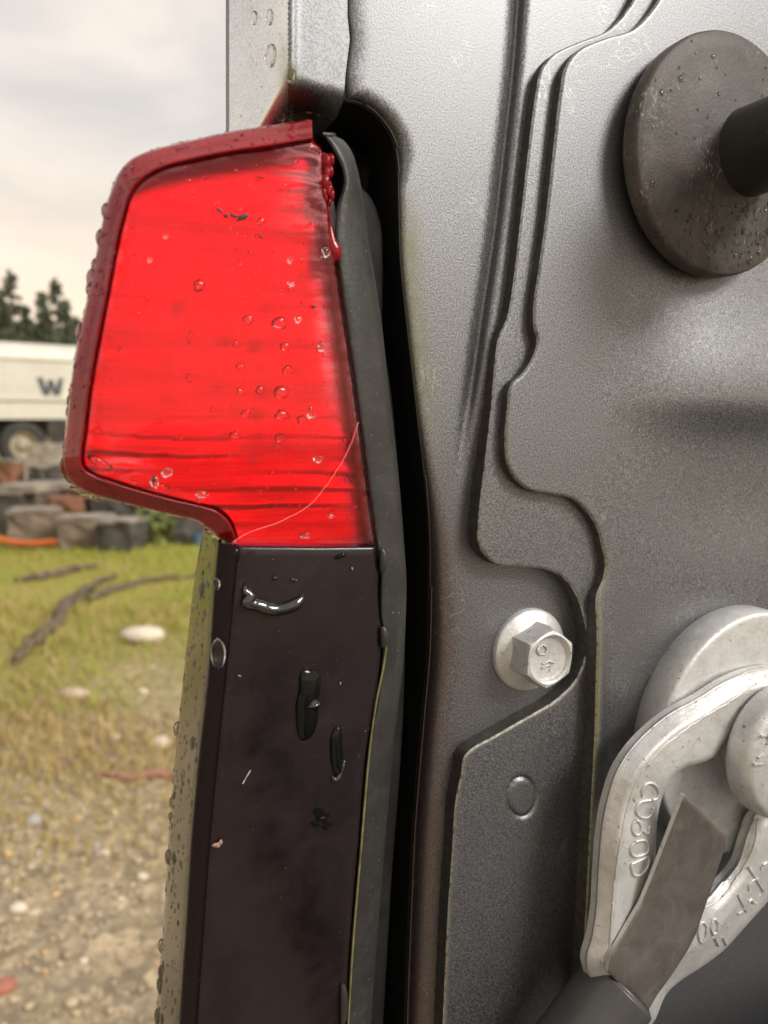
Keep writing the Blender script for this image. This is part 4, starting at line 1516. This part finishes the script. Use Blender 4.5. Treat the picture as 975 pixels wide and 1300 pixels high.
# ---- leafy weed by the wood pile
def leaf_cloud(c, rad, n, size, seed, squash=1.0):
    r_ = np.random.default_rng(seed)
    V, F = [], []
    for k in range(n):
        d_ = r_.normal(size=3); d_ /= np.linalg.norm(d_); p = c + d_ * rad * r_.uniform(.3, 1) ** .5 * np.array([1, 1, squash])
        a = r_.normal(size=3); a /= np.linalg.norm(a); b = np.cross(a, d_); b /= max(np.linalg.norm(b), 1e-6)
        s = size * r_.uniform(.6, 1.3)
        o = len(V); V += [p - a * s, p + b * s * .45, p + a * s, p - b * s * .45]; F.append((o, o + 1, o + 2, o + 3))
    return V, F


m_weed = simple('weed_leaf', (.17, .22, .05), .6, var=.5, scale=9)
wd = gnd(200, 694)
weed = empty('weed_plant', 'leafy light green weed growing at the foot of the wood pile', 'plant', loc_=(wd[0], wd[1], 0))
V, F = leaf_cloud(np.array([0, 0, .22]), .2, 150, .045, 4, 1.1)
mesh_obj('leaves', V, F, m_weed, weed, smooth=False)
V, F = join([tube_pts(np.array([(0, 0, 0), (.02 * k - .05, .03 * k - .05, .15), (.05 * k - .12, .02, .36)]), np.array([.008, .006, .003]), 6) for k in range(5)])
mesh_obj('stem', V, F, m_bark, weed)

# ---- heap of timber blocks and stone slabs
m_block = simple('weathered_timber', (.20, .155, .115), .8, var=.4, scale=6, bump=.5, bscale=25, bdist=.02)
m_slab = simple('pale_slab', (.29, .25, .205), .75, var=.4, scale=7, bump=.4, bscale=22, bdist=.015)
m_dark = simple('dark_scrap', (.07, .062, .058), .7, var=.4, scale=5, bump=.4, bscale=22, bdist=.015)
m_rust = simple('rusty_scrap', (.23, .105, .06), .75, var=.35, scale=6, bump=.4, bscale=22, bdist=.015)


def block(cx, cy, w, h_px, depth_y, mat, label, cat, name, top=None, yaw=.2, thick=None, rnd=False):
    """A roughly hewn block whose near face covers w x h_px of the picture at depth depth_y, resting at its own height."""
    c = at_depth(cx, cy, depth_y); k = depth_y / FPX
    W, H = w * k, h_px * k
    D_ = thick or max(W * .6, .25)
    import bmesh
    bm = bmesh.new()
    r_ = np.random.default_rng(int(cx * 7 + cy))
    if rnd:
        bmesh.ops.create_cone(bm, cap_ends=True, segments=18, radius1=W / 2, radius2=W / 2 * .94, depth=H)
    else:
        bmesh.ops.create_cube(bm, size=1); bmesh.ops.scale(bm, vec=(W, D_, H), verts=bm.verts)
        bmesh.ops.subdivide_edges(bm, edges=bm.edges, cuts=2, use_grid_fill=True)
        bmesh.ops.bevel(bm, geom=[e for e in bm.edges if len(e.link_faces) == 2 and e.calc_face_angle(0) > .5], offset=min(W, H) * .025, segments=1, affect='EDGES')
    for v in bm.verts:
        v.co += Vector(r_.normal(size=3) * min(W, H, D_) * .05)
    me = bpy.data.meshes.new(name); bm.to_mesh(me); bm.free(); me.materials.append(mat)
    o = bpy.data.objects.new(name, me); COL.objects.link(o)
    o.location = (c[0], c[1] + D_ / 2, c[2]); o.rotation_euler = (0, 0, yaw)
    tag(o, label, cat)
    if top is not None:
        t = o.copy(); t.data = o.data.copy(); COL.objects.link(t)
        t.data.materials.clear(); t.data.materials.append(top)
        t.name = 'top_face'; t.parent = o; t.location = (0, 0, H * .5 + .005); t.rotation_euler = (0, 0, 0); t.scale = (1.02, 1.02, .14)
        for k_ in ('label', 'category'):
            if k_ in t: del t[k_]
    return o


AUTO = lambda yb: 1.12 * FPX * .985 / (yb - 531)         # how far away a thing stands whose foot shows at row yb
for (cx_, yt, yb, w_, mt_, tp_, yaw_, rnd_, nm_, cat_, lab_) in [
        (148, 664, 703, 50, m_dark, m_slab, -.25, False, 'sawn_block', 'block', 'squat dark block with pale top in front of the wood pile'),
        (104, 659, 697, 62, m_block, m_slab, .12, False, 'sawn_block', 'block', 'brown timber block with a pale sawn top behind the squat block'),
        (38, 650, 692, 58, m_block, m_slab, .1, False, 'sawn_block', 'block', 'wide greyish timber block low at the left of the pile'),
        (6, 626, 680, 48, m_dark, m_slab, -.1, False, 'sawn_block', 'block', 'dark block at the far left of the pile'),
        (46, 622, 668, 56, m_block, m_slab, .05, False, 'sawn_block', 'block', 'brown block with pale top in the second row of the pile'),
        (82, 632, 672, 44, m_rust, None, .2, False, 'scrap_box', 'scrap', 'rust brown scrap box in the middle of the pile'),
        (150, 622, 672, 66, m_dark, None, -.1, False, 'dark_bin', 'bin', 'large dark bin behind the timber blocks'),
        (236, 650, 692, 46, m_dark, None, .1, False, 'scrap_box', 'scrap', 'dark scrap box right of the weed'),
        (54, 564, 622, 42, m_slab, None, .15, False, 'wooden_crate', 'crate', 'pale upright crate in front of the trailer wheel'),
        (50, 596, 640, 30, m_dark, m_slab, .2, False, 'sawn_block', 'block', 'dark block standing under the pale crate'),
        (6, 588, 640, 28, m_rust, m_slab, -.2, False, 'sawn_block', 'block', 'rust brown block at the left edge below the trailer'),
        (24, 586, 632, 20, m_slab, None, 0, True, 'log_round', 'log', 'pale log round between rust brown block and dark block'),
        (118, 608, 668, 30, m_block, None, .2, False, 'timber_post', 'post', 'upright brown timber post behind the red lens corner'),
        (92, 592, 640, 60, m_dark, None, .1, False, 'scrap_heap', 'scrap', 'dark low heap under the trailer right of the pale crate'),
        (66, 604, 662, 18, m_dark, None, .1, False, 'timber_post', 'post', 'short dark upright between slab and rust brown box'),
        (76, 534, 604, 26, m_dark, None, .1, False, 'timber_post', 'post', 'dark upright post beside the trailer wheel'),
        (186, 650, 690, 30, m_dark, None, .3, False, 'scrap_box', 'scrap', 'dark scrap box left of the weed'),
        (214, 650, 690, 9, m_slab, None, .1, False, 'stake', 'stake', 'slim pale stake beside the weed')]:
    block(cx_, (yt + yb) / 2, w_, yb - yt, AUTO(yb), mt_, lab_, cat_, nm_, tp_, yaw_, .06 if nm_ == 'stake' else None, rnd_)
block(22, 621, 52, 9, AUTO(680), m_slab, 'pale flat slab lying on the dark block at left', 'slab', 'stone_slab', None, -.06, .4)
block(60, 617, 50, 9, AUTO(668), m_slab, 'pale plank lying across the second row of the pile', 'slab', 'stone_slab', None, .08, .3)
block(250, 686, 14, 14, AUTO(693), simple('blue_plastic', (.06, .13, .19), .4), 'small blue tub on the ground near the lamp', 'tub', 'plastic_tub', None, .1, .12, True)
m_orange = simple('orange_hose_skin', (.55, .13, .03), .5, var=.15)
hp_ = [(-60, 672), (-20, 680), (15, 688), (40, 690), (65, 688), (90, 687)]
P = spline(np.array([at_depth(x, y, 6.5 + .004 * i) for i, (x, y) in enumerate(hp_)]), n=30)
V, F = tube_pts(P, .028, 10)
tag(mesh_obj('hose', V, F, m_orange), 'orange hose sagging in front of the timber blocks', 'hose')

# ---- white tipper trailer with its lettering
m_tr = simple('trailer_white', (.60, .575, .51), .45, var=.1, scale=2, bump=.05, bscale=8, bdist=.01)
m_tr2 = simple('trailer_white_lower', (.62, .60, .53), .45, var=.08, scale=2, bump=.05, bscale=8, bdist=.01)
m_blk = simple('trailer_black', (.045, .04, .038), .6, var=.3, scale=6)
m_tyre = simple('tyre_rubber', (.04, .038, .036), .8, var=.3, scale=9)
m_rimw = simple('cream_wheel_rim', (.36, .31, .225), .5, var=.3, scale=8)
TY = 17.6
a = at_depth(-330, 470, TY - 3.4); b = at_depth(215, 470, TY + 2.2)
a[2] = 0; b[2] = 0
dv_ = (b - a); L_ = np.linalg.norm(dv_); yaw = math.atan2(dv_[1], dv_[0])
trailer = empty('tipper_trailer', 'long white tipper trailer parked behind the wood pile', 'trailer', loc_=(a[0], a[1], 0))
trailer.rotation_euler = (0, 0, yaw)
zt, zm, zb = 2.72, 1.56, 1.10          # top, rail and belly heights (m)


def prism(x0, x1, prof, name, mat):
    V = [(x0, y, z) for y, z in prof] + [(x1, y, z) for y, z in prof]
    n = len(prof)
    F = [(i, (i + 1) % n, n + (i + 1) % n, n + i) for i in range(n)] + [tuple(range(n))[::-1], tuple(range(n, 2 * n))]
    return mesh_obj(name, V, F, mat, trailer, smooth=False)


prism(0, L_, [(0, zm), (2.4, zm), (2.4, zt - .25), (2.33, zt - .06), (2.15, zt + .06), (1.2, zt + .18), (.25, zt + .06), (.07, zt - .06), (0, zt - .25)], 'tipper_body', m_tr)
prism(0, L_, [(.02, zm - .006), (.035, zb), (2.365, zb), (2.38, zm - .006)], 'belly', m_tr2)
prism(-.02, L_ + .02, [(-.04, zt - .30), (.02, zt - .30), (.02, zt - .24), (-.04, zt - .24)], 'top_rail', m_tr2)
prism(-.02, L_ + .02, [(-.04, zm - .04), (.03, zm - .04), (.03, zm + .03), (-.04, zm + .03)], 'lower_rail', m_tr)
prism(.1, L_ - .1, [(.7, .72), (1.7, .72), (1.7, zb - .004), (.7, zb - .004)], 'chassis_beam', m_blk)
for x in np.linspace(.25, L_ - .25, 14):
    prism(x, x + .012, [(-.006, zm + .04), (.01, zm + .04), (.01, zt - .31), (-.006, zt - .31)], 'panel_joint', m_tr2)
for x in np.linspace(.4, L_ - .4, 9):
    prism(x, x + .03, [(.30, .85), (.34, .85), (.34, zb - .005), (.30, zb - .005)], 'bracket', m_blk)
# the W painted on the side (its stroke outline)
inv = Matrix.Rotation(-yaw, 3, 'Z')


def to_tr(px, py):
    """Where the sight line through a pixel meets the trailer's near side, in the trailer's axes."""
    r = ray(px, py)
    n_ = np.array([-math.sin(yaw), math.cos(yaw), 0])
    s = ((a - CAM) @ n_) / (r @ n_)
    p = CAM + s * r - a
    v = inv @ Vector(p)
    return v.x, v.z


wpts = [(0, 1), (.23, 1), (.335, .42), (.40, .9), (.60, .9), (.665, .42), (.77, 1), (1.0, 1), (.80, 0), (.56, 0), (.5, .42), (.44, 0), (.20, 0)]
wx0, wz1 = to_tr(46, 479); wx1, wz0 = to_tr(83, 503)
V = [(wx0 + (wx1 - wx0) * u_, -.004, wz0 + (wz1 - wz0) * v_) for u_, v_ in wpts] + [(wx0 + (wx1 - wx0) * u_, -.0005, wz0 + (wz1 - wz0) * v_) for u_, v_ in wpts]
nW = len(wpts)
import mathutils
tri = mathutils.geometry.tessellate_polygon([[Vector(v) for v in V[:nW]]])
F = [tuple(t) for t in tri] + [(i, (i + 1) % nW, nW + (i + 1) % nW, nW + i) for i in range(nW)]
mesh_obj('painted_letter', V, F, simple('letter_grey', (.07, .07, .075), .6, var=.1), trailer, smooth=False)


def wheel(px, py, R, parent):
    x, z = to_tr(px, py)
    w = bpy.data.objects.new('wheel', None); COL.objects.link(w); w.parent = parent; w.location = (x, .12, R); w.rotation_euler = (math.pi / 2, 0, 0)
    prof = [(R * .58, .14), (R * .62, .17), (R * .8, .18), (R * .95, .16), (R, .11), (R, -.11), (R * .95, -.16), (R * .6, -.16), (R * .3, -.1)]
    V, F = lathe(prof, 40)
    mesh_obj('tyre', V, F, m_tyre, w)
    V, F = lathe([(R * .6, .13), (R * .57, .16), (R * .54, .12), (R * .5, .03), (R * .3, .02), (R * .26, .10), (R * .2, .13), (R * .02, .13)], 32)
    mesh_obj('rim', V, F, m_rimw, w)


for px_ in (30, -70, -250, 165):
    wheel(px_, 560, .52, trailer)
prism(to_tr(62, 540)[0], to_tr(76, 540)[0], [(-.02, .42), (.02, .42), (.02, 1.08), (-.02, 1.08)], 'mud_flap', m_blk)

# ---- conifers
m_trunk = simple('conifer_bark', (.09, .07, .055), .9, var=.3, scale=4)
m_needle = simple('conifer_needles', (.10, .112, .07), .7, var=.5, scale=.7, bump=0)
m_needle2 = simple('conifer_needles_pale', (.12, .12, .085), .7, var=.5, scale=.7, bump=0)


def conifer_mesh(seed, H, sparse=False):
    r_ = np.random.default_rng(seed)
    V, F = [], []
    nb = int(H * (7 if sparse else 15))
    for k in range(nb):
        t = r_.uniform(.10 if not sparse else .3, .985); z = H * t
        Lb = (1 - t) ** .9 * H * .17 * r_.uniform(.6, 1.2) + .25
        a_ = r_.uniform(0, 6.28); dr = np.array([math.cos(a_), math.sin(a_), -.18 - .25 * (1 - t)])
        side = np.array([-math.sin(a_), math.cos(a_), 0])
        nl = int(10 + Lb * 10)
        for j in range(nl):
            s = r_.uniform(.12, 1) * Lb
            p = np.array([0, 0, z]) + dr * s + side * r_.normal(0, .13) * Lb * (1.15 - s / Lb) + np.array([0, 0, -abs(r_.normal(0, .14))])
            d1 = dr * r_.uniform(.2, .45) + side * r_.normal(0, .2); d2 = np.array([r_.normal(0, .06), r_.normal(0, .06), -r_.uniform(.10, .28)])
            o = len(V); V += [p - d1 * .5, p + d1 * .5, p + d1 * .35 + d2, p - d1 * .35 + d2 * .8]; F.append((o, o + 1, o + 2, o + 3))
    tv, tf = tube_pts(np.array([(0, 0, 0), (.05, 0, H * .5), (0, .03, H * .99)]), np.array([H * .016, H * .01, .01]), 8)
    return (V, F), (tv, tf)


tree_defs = [conifer_mesh(31, 12.5), conifer_mesh(32, 11.0), conifer_mesh(33, 13.0, True), conifer_mesh(34, 10.0)]
tm = []
for i, (cr, tk) in enumerate(tree_defs):
    me = bpy.data.meshes.new('crown'); me.from_pydata([tuple(v) for v in cr[0]], [], cr[1]); me.materials.append(m_needle2 if i == 2 else m_needle)
    mt_ = bpy.data.meshes.new('trunk'); mt_.from_pydata([tuple(v) for v in tk[0]], [], tk[1]); mt_.materials.append(m_trunk)
    tm.append((me, mt_))
H0 = [12.5, 11.0, 13.0, 10.0]
tl = [(12, 338, 58, 2, 'tall thin conifer at the left edge of the tree line'), (70, 349, 62, 2, 'sparse pale conifer rising beside the red lens'), (52, 366, 55, 0, 'dense dark conifer in the middle of the tree line'),
      (0, 362, 54, 0, 'broad dark conifer filling the left edge'), (32, 384, 52, 1, 'shorter dense conifer between the two tall ones'), (82, 376, 54, 0, 'short dark conifer below the sparse pale one'), (97, 398, 57, 1, 'conifer next to the red lens rim'),
      (-30, 366, 58, 0, 'dark conifer just beyond the left edge'), (-62, 380, 60, 1, 'conifer second beyond the left edge'), (-100, 360, 62, 0, 'conifer third beyond the left edge'), (118, 392, 60, 0, 'conifer hidden behind the red lens'),
      (20, 402, 50, 3, 'low dark conifer in front of tall thin conifer'), (150, 380, 60, 0, 'conifer well behind the lamp'), (190, 388, 58, 1, 'farthest right conifer behind the lamp'), (62, 404, 49, 3, 'low dark conifer right above the trailer'), (-140, 385, 58, 1, 'outermost conifer beyond the left edge'), (44, 412, 46, 3, 'small conifer just over the middle of the trailer'), (8, 414, 46, 1, 'small conifer over the left end of the trailer'), (84, 414, 47, 1, 'small conifer over the trailer lettering'), (26, 424, 44, 3, 'lowest conifer between the two small ones left of the lettering'), (64, 422, 44, 1, 'lowest conifer left of the small one over the lettering'), (100, 418, 45, 3, 'lowest conifer nearest to the lens rim')]
for (x, y, D_, k, lab) in tl:
    p = at_depth(x, y, D_)
    Hh = p[2]; s = Hh / H0[k]
    t = empty('conifer_tree', lab, 'tree', 'conifers behind the yard', loc_=(p[0], p[1], 0))
    t.scale = (s, s, s); t.rotation_euler = (0, 0, (x * 1.7) % 6.28)
    for me, nm in ((tm[k][0], 'crown'), (tm[k][1], 'trunk')):
        o = bpy.data.objects.new(nm, me); COL.objects.link(o); o.parent = t
